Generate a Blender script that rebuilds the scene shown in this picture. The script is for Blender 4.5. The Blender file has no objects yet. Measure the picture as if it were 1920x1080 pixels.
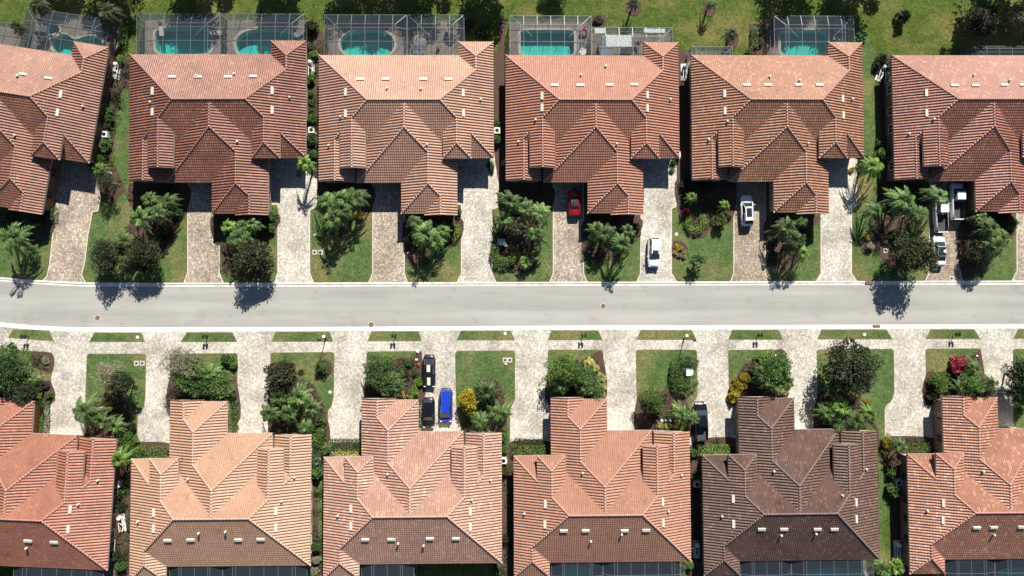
import bpy, bmesh, math, random
from mathutils import Vector, Matrix, noise
from mathutils.geometry import tessellate_polygon
random.seed(7)
R = math.radians
SC = bpy.context.scene
COL = SC.collection
# ------------------------------------------------------------------ camera
TX, TY, F, H = -0.0335, 0.0166, 1250.0, 100.0
M = Matrix.Rotation(TY, 3, 'Y') @ Matrix.Rotation(TX, 3, 'X')
cam_d = bpy.data.cameras.new('camera'); cam = bpy.data.objects.new('camera', cam_d); COL.objects.link(cam)
cam.matrix_world = Matrix.Translation((0, 0, H)) @ M.transposed().to_4x4()
cam_d.lens = F / 1920 * 36; cam_d.sensor_width = 36; cam_d.clip_end = 3000; SC.camera = cam
MT = M.transposed()
def P(px, py, z=0.1):
    d = MT @ Vector(((px - 960) / F, (540 - py) / F, -1)); t = (z - H) / d.z
    return Vector((d.x * t, d.y * t, z))
# ------------------------------------------------------------------ light
SUN_EL, SUN_AZ_SH = R(37.0), Vector((-0.243, -0.970))     # shadows run this way on the ground
w = bpy.data.worlds.new('World'); SC.world = w; w.use_nodes = True
nt = w.node_tree; bg = nt.nodes['Background']
sky = nt.nodes.new('ShaderNodeTexSky'); sky.sky_type = 'NISHITA'; sky.sun_disc = False
sky.sun_elevation = SUN_EL; to_sun = -SUN_AZ_SH.normalized()
sky.sun_rotation = math.atan2(to_sun.x, to_sun.y); sky.altitude = 10; sky.air_density = 0.75; sky.dust_density = 0.25
nt.links.new(sky.outputs[0], bg.inputs[0]); bg.inputs[1].default_value = 0.05
sd = bpy.data.lights.new('sun', 'SUN'); sd.energy = 5.0; sd.angle = R(0.5); sd.color = (1.0, 0.955, 0.87)
so = bpy.data.objects.new('sun', sd); COL.objects.link(so)
dirv = Vector((-to_sun.x * math.cos(SUN_EL), -to_sun.y * math.cos(SUN_EL), -math.sin(SUN_EL)))
so.rotation_euler = dirv.to_track_quat('-Z', 'Y').to_euler()
SC.view_settings.view_transform = 'Standard'; SC.view_settings.look = 'None'
SC.view_settings.exposure = 0.90; SC.view_settings.gamma = 1.0
SC.cycles.max_bounces = 5; SC.cycles.transparent_max_bounces = 12; SC.cycles.diffuse_bounces = 1
# ------------------------------------------------------------------ materials
MATS = {}
def base_mat(name):
    m = bpy.data.materials.new(name); m.use_nodes = True
    return m, m.node_tree, m.node_tree.nodes['Principled BSDF']
def flat(name, c, rough=0.6, metal=0.0, var=0.12, scale=3.0, spec=0.5, coat=0.0):
    if name in MATS: return MATS[name]
    m, t, b = base_mat(name)
    b.inputs['Roughness'].default_value = rough; b.inputs['Metallic'].default_value = metal
    b.inputs['Specular IOR Level'].default_value = spec; b.inputs['Coat Weight'].default_value = coat
    if var:
        tc = t.nodes.new('ShaderNodeTexCoord'); n = t.nodes.new('ShaderNodeTexNoise'); n.inputs['Scale'].default_value = scale
        n.inputs['Detail'].default_value = 5; r = t.nodes.new('ShaderNodeValToRGB')
        r.color_ramp.elements[0].color = [x * (1 - var) for x in c] + [1]; r.color_ramp.elements[1].color = [min(1, x * (1 + var)) for x in c] + [1]
        r.color_ramp.elements[0].position = .35; r.color_ramp.elements[1].position = .65
        t.links.new(tc.outputs['Object'], n.inputs[0]); t.links.new(n.outputs[0], r.inputs[0]); t.links.new(r.outputs[0], b.inputs[0])
    else: b.inputs[0].default_value = (*c, 1)
    MATS[name] = m; return m
def mixrgb(t, fac, a, b, mode='MIX'):
    n = t.nodes.new('ShaderNodeMix'); n.data_type = 'RGBA'; n.blend_type = mode
    def put(i, v):
        if isinstance(v, (tuple, list)): n.inputs[i].default_value = (*v[:3], 1)
        elif isinstance(v, (int, float)): n.inputs[i].default_value = v
        else: t.links.new(v, n.inputs[i])
    put(0, fac); put(6, a); put(7, b); return n.outputs[2]
def tnoise(t, scale, detail=4, vec=None, rough=.6, coord='Object', stretch=None):
    n = t.nodes.new('ShaderNodeTexNoise'); n.inputs['Scale'].default_value = scale; n.inputs['Detail'].default_value = detail
    n.inputs['Roughness'].default_value = rough
    if vec is None: vec = t.nodes.new('ShaderNodeTexCoord').outputs[coord]
    if stretch:
        mp = t.nodes.new('ShaderNodeMapping'); mp.inputs['Scale'].default_value = stretch; t.links.new(vec, mp.inputs[0]); vec = mp.outputs[0]
    t.links.new(vec, n.inputs[0]); return n.outputs[0]
def tramp(t, fac, stops):
    r = t.nodes.new('ShaderNodeValToRGB'); e = r.color_ramp.elements
    while len(e) < len(stops): e.new(0.5)
    for k, (p, c) in enumerate(stops):
        e[k].position = p; e[k].color = (*c, 1) if isinstance(c, (tuple, list)) else (c, c, c, 1)
    t.links.new(fac, r.inputs[0]); return r.outputs[0]
def bump(t, b, h, strength=.5, dist=.05):
    n = t.nodes.new('ShaderNodeBump'); n.inputs['Strength'].default_value = strength; n.inputs['Distance'].default_value = dist
    t.links.new(h, n.inputs['Height']); t.links.new(n.outputs[0], b.inputs['Normal'])
def grass_mat(name, c1, c2, c3, patch):
    m, t, b = base_mat(name)
    fine = tnoise(t, 3.4, 7, rough=.9); mid = tnoise(t, .8, 6, rough=.8); big = tnoise(t, .13, 4)
    col = tramp(t, mid, [(.36, c1), (.62, c2)])
    col = mixrgb(t, tramp(t, big, [(patch, 0.0), (patch + .16, .8)]), col, c3)
    col = mixrgb(t, 1.0, col, tramp(t, fine, [(.30, .15), (.70, 1.85)]), 'MULTIPLY')
    t.links.new(col, b.inputs[0]); b.inputs['Roughness'].default_value = .9; b.inputs['Specular IOR Level'].default_value = .1
    bump(t, b, fine, 1.0, .22); return m
GRASS = grass_mat('grass', (.052, .090, .015), (.108, .145, .030), (.195, .172, .060), .48)
LAWN = grass_mat('lawn_grass', (.066, .116, .034), (.115, .172, .058), (.23, .20, .085), .47)
def mulch_mat():
    m, t, b = base_mat('mulch')
    n = tnoise(t, 9, 5, rough=.8)
    t.links.new(tramp(t, n, [(.35, (.030, .016, .012)), (.6, (.110, .062, .045)), (.75, (.19, .125, .09))]), b.inputs[0])
    b.inputs['Roughness'].default_value = .95; bump(t, b, n, 1, .08); return m
MULCH = mulch_mat()
def paver_mat(name, c1, c2, c3, stain=.35):
    m, t, b = base_mat(name)
    tc = t.nodes.new('ShaderNodeTexCoord').outputs['Object']
    def brick(a, bb, ww, hh, off, mort):
        k = t.nodes.new('ShaderNodeTexBrick'); k.inputs['Scale'].default_value = 1; k.inputs['Brick Width'].default_value = ww * .85
        k.inputs['Row Height'].default_value = hh; k.inputs['Mortar Size'].default_value = mort; k.offset = off
        for i, c in ((1, a), (2, bb)): k.inputs[i].default_value = (*c, 1)
        k.inputs[3].default_value = (*[x * .55 for x in c2], 1); k.inputs['Bias'].default_value = -.05
        t.links.new(tc, k.inputs[0]); return k.outputs[0]
    a = brick(c1, c2, .38, .26, .5, .012); bb = brick(c3, c2, .25, .26, .3, .010)
    fac = tramp(t, tnoise(t, 3.2, 3, tc), [(.44, 0.0), (.54, 1.0)])
    col = mixrgb(t, fac, a, bb)
    fine = tnoise(t, 7, 4, tc, .8)
    col = mixrgb(t, 1.0, col, tramp(t, fine, [(.3, .72), (.7, 1.28)]), 'MULTIPLY')
    st = tnoise(t, .22, 5, tc, .7)
    col = mixrgb(t, 1.0, col, tramp(t, st, [(.35, 1.0 - stain), (.6, 1.08)]), 'MULTIPLY')
    oil = tnoise(t, 1.1, 3, tc, .6); col = mixrgb(t, 1.0, col, tramp(t, oil, [(.24, .6), (.32, 1.0)]), 'MULTIPLY')
    t.links.new(col, b.inputs[0]); b.inputs['Roughness'].default_value = .85; b.inputs['Specular IOR Level'].default_value = .25
    bump(t, b, fine, .25, .02); return m
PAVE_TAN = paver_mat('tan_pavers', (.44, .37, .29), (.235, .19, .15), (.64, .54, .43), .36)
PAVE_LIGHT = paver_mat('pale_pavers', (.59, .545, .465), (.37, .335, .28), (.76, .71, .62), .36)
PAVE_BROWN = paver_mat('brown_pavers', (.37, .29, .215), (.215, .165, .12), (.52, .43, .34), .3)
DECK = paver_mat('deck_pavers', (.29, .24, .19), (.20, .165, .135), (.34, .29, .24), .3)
def road_mat():
    m, t, b = base_mat('pale_asphalt')
    tc = t.nodes.new('ShaderNodeTexCoord').outputs['Object']
    f = tnoise(t, 8, 6, tc, .8); l = tnoise(t, 1.0, 5, tc, .65, stretch=(.05, .55, 1)); g = tnoise(t, .08, 3, tc)
    col = tramp(t, g, [(.3, (.318, .307, .282)), (.7, (.368, .356, .328))])
    col = mixrgb(t, 1.0, col, tramp(t, l, [(.3, .88), (.7, 1.08)]), 'MULTIPLY')
    col = mixrgb(t, 1.0, col, tramp(t, f, [(.3, .9), (.7, 1.1)]), 'MULTIPLY')
    cr = tnoise(t, .6, 8, tc, .75, stretch=(.06, 1, 1))
    col = mixrgb(t, 1.0, col, tramp(t, cr, [(.492, 1.0), (.4985, .86), (.505, 1.0)]), 'MULTIPLY')
    tr = tnoise(t, 1.0, 3, tc, .5, stretch=(.012, .42, 1)); col = mixrgb(t, 1.0, col, tramp(t, tr, [(.35, .90), (.6, 1.06)]), 'MULTIPLY')
    sp = tnoise(t, 2.2, 3, tc, .6); col = mixrgb(t, 1.0, col, tramp(t, sp, [(.22, .55), (.29, 1.0)]), 'MULTIPLY')
    pt = tnoise(t, .35, 2, tc, .5); col = mixrgb(t, 1.0, col, tramp(t, pt, [(.36, .93), (.38, 1.0)]), 'MULTIPLY')
    t.links.new(col, b.inputs[0]); b.inputs['Roughness'].default_value = .9; b.inputs['Specular IOR Level'].default_value = .2; return m
ROADM = road_mat()
KERBM = flat('white_concrete', (.74, .71, .63), .85, var=.16, scale=.9)
CONC = flat('grey_concrete', (.42, .40, .36), .85, var=.12)
def leaf_mat(name, dark, light, tr=.25, hue=.35):
    m, t, b = base_mat(name)
    a = t.nodes.new('ShaderNodeAttribute'); a.attribute_name = 'rnd'
    col = tramp(t, a.outputs['Fac'], [(.0, dark), (.75, light), (1.0, tuple(min(1, x * 1.5) for x in light))])
    oi = t.nodes.new('ShaderNodeObjectInfo')
    col = mixrgb(t, 1.0, col, tramp(t, oi.outputs['Random'], [(0, 1 - hue), (1, 1 + hue)]), 'MULTIPLY')
    t.links.new(col, b.inputs[0]); b.inputs['Roughness'].default_value = .55; b.inputs['Specular IOR Level'].default_value = .35
    tl = t.nodes.new('ShaderNodeBsdfTranslucent'); t.links.new(col, tl.inputs[0])
    mx = t.nodes.new('ShaderNodeMixShader'); mx.inputs[0].default_value = tr
    o = t.nodes['Material Output']; t.links.new(b.outputs[0], mx.inputs[1]); t.links.new(tl.outputs[0], mx.inputs[2]); t.links.new(mx.outputs[0], o.inputs[0]); return m
LM = {
 'palm': leaf_mat('palm_leaf', (.012, .034, .009), (.125, .200, .055)),
 'palmy': leaf_mat('yellow_palm_leaf', (.07, .09, .012), (.32, .29, .025)),
 'dark': leaf_mat('dark_leaf', (.008, .015, .006), (.042, .060, .022)),
 'green': leaf_mat('green_leaf', (.010, .028, .007), (.100, .180, .042)),
 'bright': leaf_mat('bright_leaf', (.026, .060, .010), (.160, .260, .045)),
 'olive': leaf_mat('olive_leaf', (.010, .015, .006), (.075, .082, .030)),
 'pale': leaf_mat('pale_leaf', (.13, .115, .07), (.30, .27, .17)),
 'brown': leaf_mat('brown_leaf', (.028, .022, .012), (.120, .092, .050)),
 'yellow': leaf_mat('yellow_leaf', (.15, .12, .008), (.38, .30, .025)),
 'cream': leaf_mat('cream_leaf', (.16, .17, .03), (.48, .47, .17)),
 'red': leaf_mat('red_leaf', (.16, .012, .022), (.40, .05, .07)),
}
BARK = flat('grey_bark', (.20, .17, .14), .9, var=.3, scale=8)
PBARK = flat('palm_bark', (.40, .36, .31), .85, var=.25, scale=6)
# ------------------------------------------------------------------ objects
def tag(o, label=None, cat=None, group=None, kind=None):
    if label: o['label'] = label
    if cat: o['category'] = cat
    if group: o['group'] = group
    if kind: o['kind'] = kind
    return o
def empty(name, loc, rz=0.0, label=None, cat=None, group=None, s=1.0):
    o = bpy.data.objects.new(name, None); COL.objects.link(o); o.location = loc; o.rotation_euler.z = rz
    o.scale = (s, s, s) if not isinstance(s, tuple) else s; o.empty_display_size = .3
    return tag(o, label, cat, group)
def mobj(name, me, mat=None, parent=None, loc=(0, 0, 0), rot=(0, 0, 0), s=(1, 1, 1)):
    o = bpy.data.objects.new(name, me); COL.objects.link(o); o.parent = parent; o.location = loc; o.rotation_euler = rot; o.scale = s
    if mat is not None:
        if not me.materials: me.materials.append(mat)
        elif me.materials[0] is not mat: o.material_slots[0].link = 'OBJECT'; o.material_slots[0].material = mat
    return o
class MB:
    def __init__(s): s.v = []; s.f = []; s.a = []; s.m = []
    def face(s, pts, r=0.5, mi=0):
        n = len(s.v); s.v += [tuple(p) for p in pts]; s.f.append(tuple(range(n, n + len(pts)))); s.a.append(r); s.m.append(mi)
    def box(s, x0, x1, y0, y1, z0, z1, r=.5, mi=0, tap=0.0):
        a, b, c, d = x0 + tap, x1 - tap, y0 + tap, y1 - tap; n = len(s.v)
        s.v += [(x0, y0, z0), (x1, y0, z0), (x1, y1, z0), (x0, y1, z0), (a, c, z1), (b, c, z1), (b, d, z1), (a, d, z1)]
        for q in ((0, 3, 2, 1), (4, 5, 6, 7), (0, 1, 5, 4), (1, 2, 6, 5), (2, 3, 7, 6), (3, 0, 4, 7)):
            s.f.append(tuple(n + i for i in q)); s.a.append(r); s.m.append(mi)
        return s
    def tube(s, pts, rad, n=6, r=.5, mi=0, cap=True):
        rs = rad if isinstance(rad, (list, tuple)) else [rad] * len(pts); pts = [Vector(p) for p in pts]; st = len(s.v)
        for k, p in enumerate(pts):
            d = (pts[min(k + 1, len(pts) - 1)] - pts[max(k - 1, 0)]).normalized()
            up = Vector((0, 0, 1)) if abs(d.z) < .95 else Vector((0, 1, 0))
            x = d.cross(up).normalized(); y = x.cross(d)
            for i in range(n):
                an = 2 * math.pi * (i + .5) / n; s.v.append(tuple(p + (x * math.cos(an) + y * math.sin(an)) * rs[k]))
        for k in range(len(pts) - 1):
            for i in range(n):
                j = (i + 1) % n; s.f.append((st + k * n + i, st + k * n + j, st + (k + 1) * n + j, st + (k + 1) * n + i)); s.a.append(r); s.m.append(mi)
        if cap:
            s.f.append(tuple(st + i for i in range(n))); s.f.append(tuple(st + (len(pts) - 1) * n + i for i in reversed(range(n)))); s.a += [r, r]; s.m += [mi, mi]
        return s
    def cyl(s, x, y, z0, z1, r0, r1=None, n=20, r=.5, mi=0):
        return s.tube([(x, y, z0), (x, y, z1)], [r0, r0 if r1 is None else r1], n, r, mi)
    def mesh(s, name, smooth=False):
        me = bpy.data.meshes.new(name); me.from_pydata(s.v, [], s.f)
        at = me.attributes.new('rnd', 'FLOAT', 'FACE'); at.data.foreach_set('value', s.a)
        if smooth: me.polygons.foreach_set('use_smooth', [True] * len(s.f))
        me.update(); return me
def rndpoly(pts, rad=.6, n=4):
    out = []; N = len(pts)
    for i, p in enumerate(pts):
        a, b = Vector(pts[i - 1]), Vector(pts[(i + 1) % N]); p = Vector(p)
        da, db = a - p, b - p; r = min(rad, da.length * .4, db.length * .4)
        q0, q1 = p + da.normalized() * r, p + db.normalized() * r
        for k in range(n + 1):
            t = k / n; out.append(q0 * (1 - t) ** 2 + p * 2 * t * (1 - t) + q1 * t * t)
    return out
def smoothpoly(pts, n=5):
    out = []; N = len(pts)
    for i in range(N):
        p0, p1, p2, p3 = (Vector(pts[(i + k - 1) % N]) for k in range(4))
        for j in range(n):
            t = j / n; out.append(.5 * ((2 * p1) + (p2 - p0) * t + (2 * p0 - 5 * p1 + 4 * p2 - p3) * t * t + (3 * p1 - p0 - 3 * p2 + p3) * t ** 3))
    return out
def slab(mb, outer, holes=(), z0=None, z1=.1, r=.5):
    loops = [[Vector((p[0], p[1], z1)) for p in outer]] + [[Vector((p[0], p[1], z1)) for p in h] for h in holes]
    flat_ = [p for l in loops for p in l]; n = len(mb.v); mb.v += [tuple(p) for p in flat_]
    for tri in tessellate_polygon(loops):
        a, b, c = (flat_[i] for i in tri)
        if (b - a).cross(c - a).z < 0: tri = tuple(reversed(tri))
        mb.f.append(tuple(n + i for i in tri)); mb.a.append(r); mb.m.append(0)
    if z0 is not None:
        for l in loops:
            for i in range(len(l)):
                a, b = l[i], l[(i + 1) % len(l)]
                mb.face([(a.x, a.y, z0), (b.x, b.y, z0), (b.x, b.y, z1), (a.x, a.y, z1)])
def sheet(name, polys, mat, z0, z1, kind='structure', holes=(), label=None):
    mb = MB()
    for p in polys: slab(mb, p, holes, z0, z1)
    o = mobj(name, mb.mesh(name), mat); tag(o, label, kind=kind); return o
def PP(lst, z=.1): return [P(x, y, z).xy for x, y in lst]
# ------------------------------------------------------------------ houses
p_, E0, W, L = 0.4261, 3.1, 25.54, 15.234
uA, uAw, uB, vA, vB = 5.286, 3.43, 2.6, 17.0, 18.62
uDe, uDw, vCf, vDf, uE, vE = 20.15, 11.984, 18.805, 23.365, 17.748, 23.64
vC = 11.482; hC = vCf - vC; uC = uDe - hC; uCw = uC - hC
uD = (uDe + uDw) / 2; hD = (uDe - uDw) / 2; vD = vDf - hD; tE = uDe - uE
uF, vF, tFe = 20.206, 13.55, 3.3; tF = W - uF; dF = tF - tFe; vFf = vF + dF
vGn = -2.011; hG = (W - 20.3965) / 2
uAe = 2 * uA - uAw; L2 = L / 2
POSE = {'H1': (-82.6276, 40.2091, -0.1492), 'H2': (-54.0309, 37.3114, .0068), 'H3': (-26.6411, 37.3649, .0062), 'H4': (.6598, 37.5379, .002),
 'H5': (28.0727, 37.7098, .0015), 'H6': (58.0037, 37.84, .0057), 'B1': (-55.8767, -36.8569, -.0488), 'B2': (-27.2044, -36.3609, .0022),
 'B3': (.1677, -36.2047, .0028), 'B4': (27.4102, -36.1411, .0031), 'B5': (54.8101, -36.0476, .0069), 'B6': (84.7259, -36.071, .004)}
def loc(h, X, Y):
    a, b, t = POSE[h]; X -= a; Y -= b; c, s = math.cos(t), math.sin(t); u, v = c * X + s * Y, s * X - c * Y
    return (u, v) if h[0] == 'H' else (-u, -v)
def world(h, u, v):
    a, b, t = POSE[h]
    if h[0] == 'B': u, v = -u, -v
    c, s = math.cos(t), math.sin(t); return Vector((a + c * u + s * v, b + s * u - c * v))
def tile_plane(mb, prof, tlo, mp, per, hid, lf=.022):
    """prof: [(s, upper t)] piecewise linear; mp(s, t) -> (u, v, z); barrels run along t, courses along s."""
    s0, s1 = prof[0][0], prof[-1][0]; seg = 6; step = per / seg; c = .345
    br = {s for s, _ in prof}; k = math.ceil(s0 / step)
    while k * step < s1: br.add(k * step); k += 1
    br = sorted(br); br = [b for i, b in enumerate(br) if i == 0 or b - br[i - 1] > 1e-4]
    def up(s):
        for (a, ta), (b, tb) in zip(prof, prof[1:]):
            if a - 1e-9 <= s <= b + 1e-9 and b > a: return ta + (tb - ta) * (s - a) / (b - a)
        return tlo
    am = .105 if per > .4 else (.06 if lf > .03 else .048)
    def wave(s):
        x = (s / per) % 1.0; return am * (math.sin(math.pi * x / .70) if x < .70 else -.45 * math.sin(math.pi * (x - .70) / .30))
    def V(s, t, lift): u, v, z = mp(s, t); return (u, -v, z + wave(s) + lift)
    for a, b in zip(br, br[1:]):
        ua, ub = max(tlo, up(a + 1e-7)), max(tlo, up(b - 1e-7)); wa = int(math.floor((a + b) / 2 / per))
        kk = int(math.floor(tlo / c))
        while kk * c < max(ua, ub):
            t0, t1 = max(kk * c, tlo), (kk + 1) * c
            a0, a1, b0, b1 = min(t0, ua), min(t1, ua), min(t0, ub), min(t1, ub); kk += 1
            if a1 - a0 < 1e-5 and b1 - b0 < 1e-5: continue
            rr = random.Random(wa * 7919 + kk * 104729 + hid * 31).random()
            q = [V(a, a0, lf), V(b, b0, lf), V(b, b1, 0), V(a, a1, 0)]
            mb.face(q, rr)
            mb.face([V(a, a0, -.01), V(b, b0, -.01), V(b, b0, lf), V(a, a0, lf)], rr)
def roof_mesh():
    mb = MB(); EW, NS = .405, .312; pz = lambda t: E0 + p_ * t
    Wm = lambda s, t: (t, s, pz(t)); Em = lambda s, t: (W - t, s, pz(t))
    tp = lambda *a: tile_plane(mb, *a)
    tp([(0, 0), (L2, L2), (L - uA, uA), (L - uAw, uA)], 0, Wm, EW, 1)
    tp([(L - uAw, uAw), (L - uB, uB), (vB, uB)], 0, Wm, EW, 1)
    tp([(L - uAw, uA), (vA, uA)], uAw, Wm, EW, 1)
    tp([(L - uA - .3, uA), (vA, uA)], uAw, lambda s, t: (2 * uA - t, s, pz(t)), EW, 2)
    tp([(L - uB, uB), (vB, uB)], 0, lambda s, t: (2 * uB - t, s, pz(t)), EW, 3)
    tp([(vGn, 0), (vGn + hG, hG), (hG, hG), (L2, L2), (L - tF, tF), (L - tFe, tF)], 0, Em, EW, 4)
    tp([(L - tFe, tFe), (L, 0)], 0, Em, EW, 4)
    tp([(L - tFe, tF), (vF, tF), (vFf, tFe)], tFe, Em, EW, 4)
    tp([(L - tF - .3, tF), (vF, tF), (vFf, tFe)], tFe, lambda s, t: (2 * uF - (W - t), s, pz(t)), EW, 5)
    tp([(uF - dF, tFe), (uF, tF), (uF + dF, tFe)], tFe, lambda s, t: (s, vFf - (t - tFe), pz(t)), NS, 6, .045)
    tp([(0, 0), (L2, L2), (W - L2, L2), (W, 0)], 0, lambda s, t: (s, t, pz(t)), NS, 7)
    tp([(W - 2 * hG, 0), (W - hG, hG), (W, 0)], 0, lambda s, t: (s, vGn + t, pz(t)), NS, 8)
    tp([(vGn, 0), (vGn + hG, hG), (hG + .3, hG)], 0, lambda s, t: (W - 2 * hG + t, s, pz(t)), EW, 9)
    tp([(0, 0), (L2, L2), (W - L2, L2), (W, 0)], 0, lambda s, t: (s, L - t, pz(t)), NS, 10, .045)
    tp([(7.7, hC), (vC, hC), (vCf, 0)], 0, lambda s, t: (uCw + t, s, pz(t)), EW, 11)
    tp([(7.7, hC), (vC, hC), (vC + hC - hD, hD), (vD, hD), (vD + hD - tE, tE), (vE, tE)], 0, lambda s, t: (uDe - t, s, pz(t)), EW, 12)
    tp([(uCw, 0), (uC, hC), (uD + .1, hD - .1)], 0, lambda s, t: (s, vCf - t, pz(t)), NS, 13, .045)
    tp([(vC + hC - hD - .2, hD), (vD, hD), (vDf, 0)], 0, lambda s, t: (uDw + t, s, pz(t)), EW, 14)
    tp([(uDw, 0), (uD, hD), (uE + .05, tE - .05)], 0, lambda s, t: (s, vDf - t, pz(t)), NS, 15, .045)
    tp([(vD + hD - tE - .2, tE), (vE, tE)], 0, lambda s, t: (uE - tE + t, s, pz(t)), EW, 16)
    return mb.mesh('roof')
CAPS = [((0, 0, 0), (L2, L2, L2)), ((L2, L2, L2), (W - L2, L2, L2)), ((L2, L2, L2), (uA, L - uA, uA)), ((uA, L - uA, uA), (uA, vA, uA)),
 ((uAw, L - uAw, uAw), (uB, L - uB, uB)), ((uB, L - uB, uB), (uB, vB, uB)), ((W - L2, L2, L2), (W - hG, hG, hG)), ((W - hG, hG, hG), (W - hG, vGn + hG, hG)),
 ((W - hG, vGn + hG, hG), (W, vGn, 0)), ((W - hG, vGn + hG, hG), (W - 2 * hG, vGn, 0)), ((W - L2, L2, L2), (uF, L - tF, tF)), ((uF, L - tF, tF), (uF, vF, tF)),
 ((uF, vF, tF), (uF - dF, vFf, tFe)), ((uF, vF, tF), (uF + dF, vFf, tFe)), ((W - tFe, L - tFe, tFe), (W, L, 0)), ((uC, 8.0, hC), (uC, vC, hC)),
 ((uC, vC, hC), (uCw, vCf, 0)), ((uC, vC, hC), (uD, vC + hC - hD, hD)), ((uD, vC + hC - hD, hD), (uD, vD, hD)), ((uD, vD, hD), (uDw, vDf, 0)),
 ((uD, vD, hD), (uE, vD + hD - tE, tE)), ((uE, vD + hD - tE, tE), (uE, vE, tE))]
def cap_mesh(a, b):
    mb = MB(); A = Vector((a[0], -a[1], E0 + p_ * a[2] + .02)); B = Vector((b[0], -b[1], E0 + p_ * b[2] + .02))
    n = max(1, round((B - A).length / .42)); d = (B - A) / n; rr = random.Random(int(a[0] * 100 + b[1] * 10))
    for i in range(n):
        mb.tube([A + d * i, A + d * (i + 1.06)], [.15, .115], 8, rr.random())
    return mb.mesh('ridge_cap', True)
def walls_mesh():
    mb = MB(); o = .55; zt = E0 - .05
    def bx(u0, u1, v0, v1, z=zt, z0=.0): mb.box(u0, u1, -v1, -v0, z0, z)
    bx(o, W - o, o, L - o); bx(W - 2 * hG + o, W - o, vGn + o, o); bx(o, 2 * uB - o + .2, L - o, vB - .35)
    bx(uCw + o, uDe - o, L - o, vCf - o); bx(uDw + o, uDe - o, vCf - o, vDf - o)
    za = E0 + p_ * uAw - .05; zf = E0 + p_ * tFe - .05
    bx(uAw + .3, uAe - .3, L - uAw - .5, vA - .3, za, zt); bx(uF - dF + .3, uF + dF - .3, L - tF, vFf - .35, zf, zt)
    for (ul, um, ur, v, t) in ((uAw, uA, uAe, vA - .22, uAw), (0, uB, 2 * uB, vB - .2, 0), (uE - tE, uE, uDe, vE - .12, 0)):
        z0 = E0 + p_ * t; z1 = E0 + p_ * (t + um - ul) - .03
        mb.face([(ul + .1, -v, z0 - .02), (ur - .1, -v, z0 - .02), (um, -v, z1)])
    return mb.mesh('wall')
def fascia_mesh():
    mb = MB()
    def f(u0, u1, v0, v1, t=0): z = E0 + p_ * t; mb.box(u0, u1, -v1, -v0, z - .24, z - .05)
    f(0, W, 0, L); f(W - 2 * hG, W, vGn, -.002); f(0, 2 * uB, L + .002, vB - .1); f(uCw, uDe, L + .002, vCf); f(uDw, uDe, vCf + .002, vDf); f(uE - tE, uDe, vDf + .002, vE - .05)
    f(uAw, uAe, L - uAw - .9, vA - .1, uAw); f(uF - dF, uF + dF, L - tF - .6, vFf, tFe)
    return mb.mesh('eave')
def mk_roof_mat(name, c1, c2, c3, w3, var=.35):
    m, t, b = base_mat(name); c1, c2, c3 = (tuple(x * k for x, k in zip(c, (1.12, 1.165, 1.12))) for c in (c1, c2, c3))
    a = t.nodes.new('ShaderNodeAttribute'); a.attribute_name = 'rnd'
    oi = t.nodes.new('ShaderNodeObjectInfo'); tc = t.nodes.new('ShaderNodeTexCoord'); va = t.nodes.new('ShaderNodeVectorMath'); va.operation = 'MULTIPLY_ADD'
    va.inputs[1].default_value = (1, 1, 1); t.links.new(tc.outputs['Object'], va.inputs[0]); ml = t.nodes.new('ShaderNodeMath'); ml.operation = 'MULTIPLY'; ml.inputs[1].default_value = 90.0
    t.links.new(oi.outputs['Random'], ml.inputs[0]); t.links.new(ml.outputs[0], va.inputs[2])
    big = tnoise(t, .28, 5, va.outputs[0]); fine = tnoise(t, 5, 3, va.outputs[0])
    col = tramp(t, a.outputs['Fac'], [(0.0, tuple((x + y) / 2 for x, y in zip(c1, c2))), (.5, c2), (max(.55, 1 - w3), c2), (min(1, 1.02 - w3 * .5), c3)])
    col = mixrgb(t, 1.0, col, tramp(t, big, [(.3, 1 - var), (.7, 1 + var * .6)]), 'MULTIPLY')
    col = mixrgb(t, 1.0, col, tramp(t, fine, [(.3, .85), (.7, 1.12)]), 'MULTIPLY')
    gr = tnoise(t, .9, 6, va.outputs[0], .75); col = mixrgb(t, 1.0, col, tramp(t, gr, [(.30, .62), (.42, 1.0)]), 'MULTIPLY')
    t.links.new(col, b.inputs[0]); b.inputs['Roughness'].default_value = .52; b.inputs['Specular IOR Level'].default_value = .38; return m
RC = {  # dark tile, main tile, light tile, share of light, blotch
 'H1': ((.170, .070, .048), (.235, .105, .072), (.29, .145, .10), .12, .25), 'H2': ((.150, .058, .042), (.210, .090, .064), (.27, .13, .09), .12, .22),
 'H3': ((.300, .165, .122), (.335, .188, .138), (.37, .22, .17), .14, .14), 'H4': ((.255, .112, .080), (.300, .138, .098), (.34, .17, .125), .10, .10),
 'H5': ((.225, .100, .068), (.280, .136, .090), (.34, .185, .125), .20, .14), 'H6': ((.215, .080, .058), (.260, .110, .080), (.32, .165, .12), .18, .22),
 'B1': ((.215, .082, .056), (.270, .110, .074), (.31, .14, .10), .10, .20), 'B2': ((.320, .178, .122), (.355, .204, .142), (.39, .24, .175), .10, .08),
 'B3': ((.290, .155, .120), (.335, .186, .145), (.39, .255, .20), .16, .15), 'B4': ((.255, .122, .086), (.300, .150, .106), (.34, .18, .13), .08, .10),
 'B5': ((.066, .036, .031), (.105, .058, .047), (.155, .088, .070), .15, .25), 'B6': ((.235, .096, .068), (.290, .132, .092), (.37, .215, .155), .18, .22)}
ROOF, WALL, EAVE = roof_mesh(), walls_mesh(), fascia_mesh(); CAPM = [cap_mesh(a, b) for a, b in CAPS]
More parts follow.
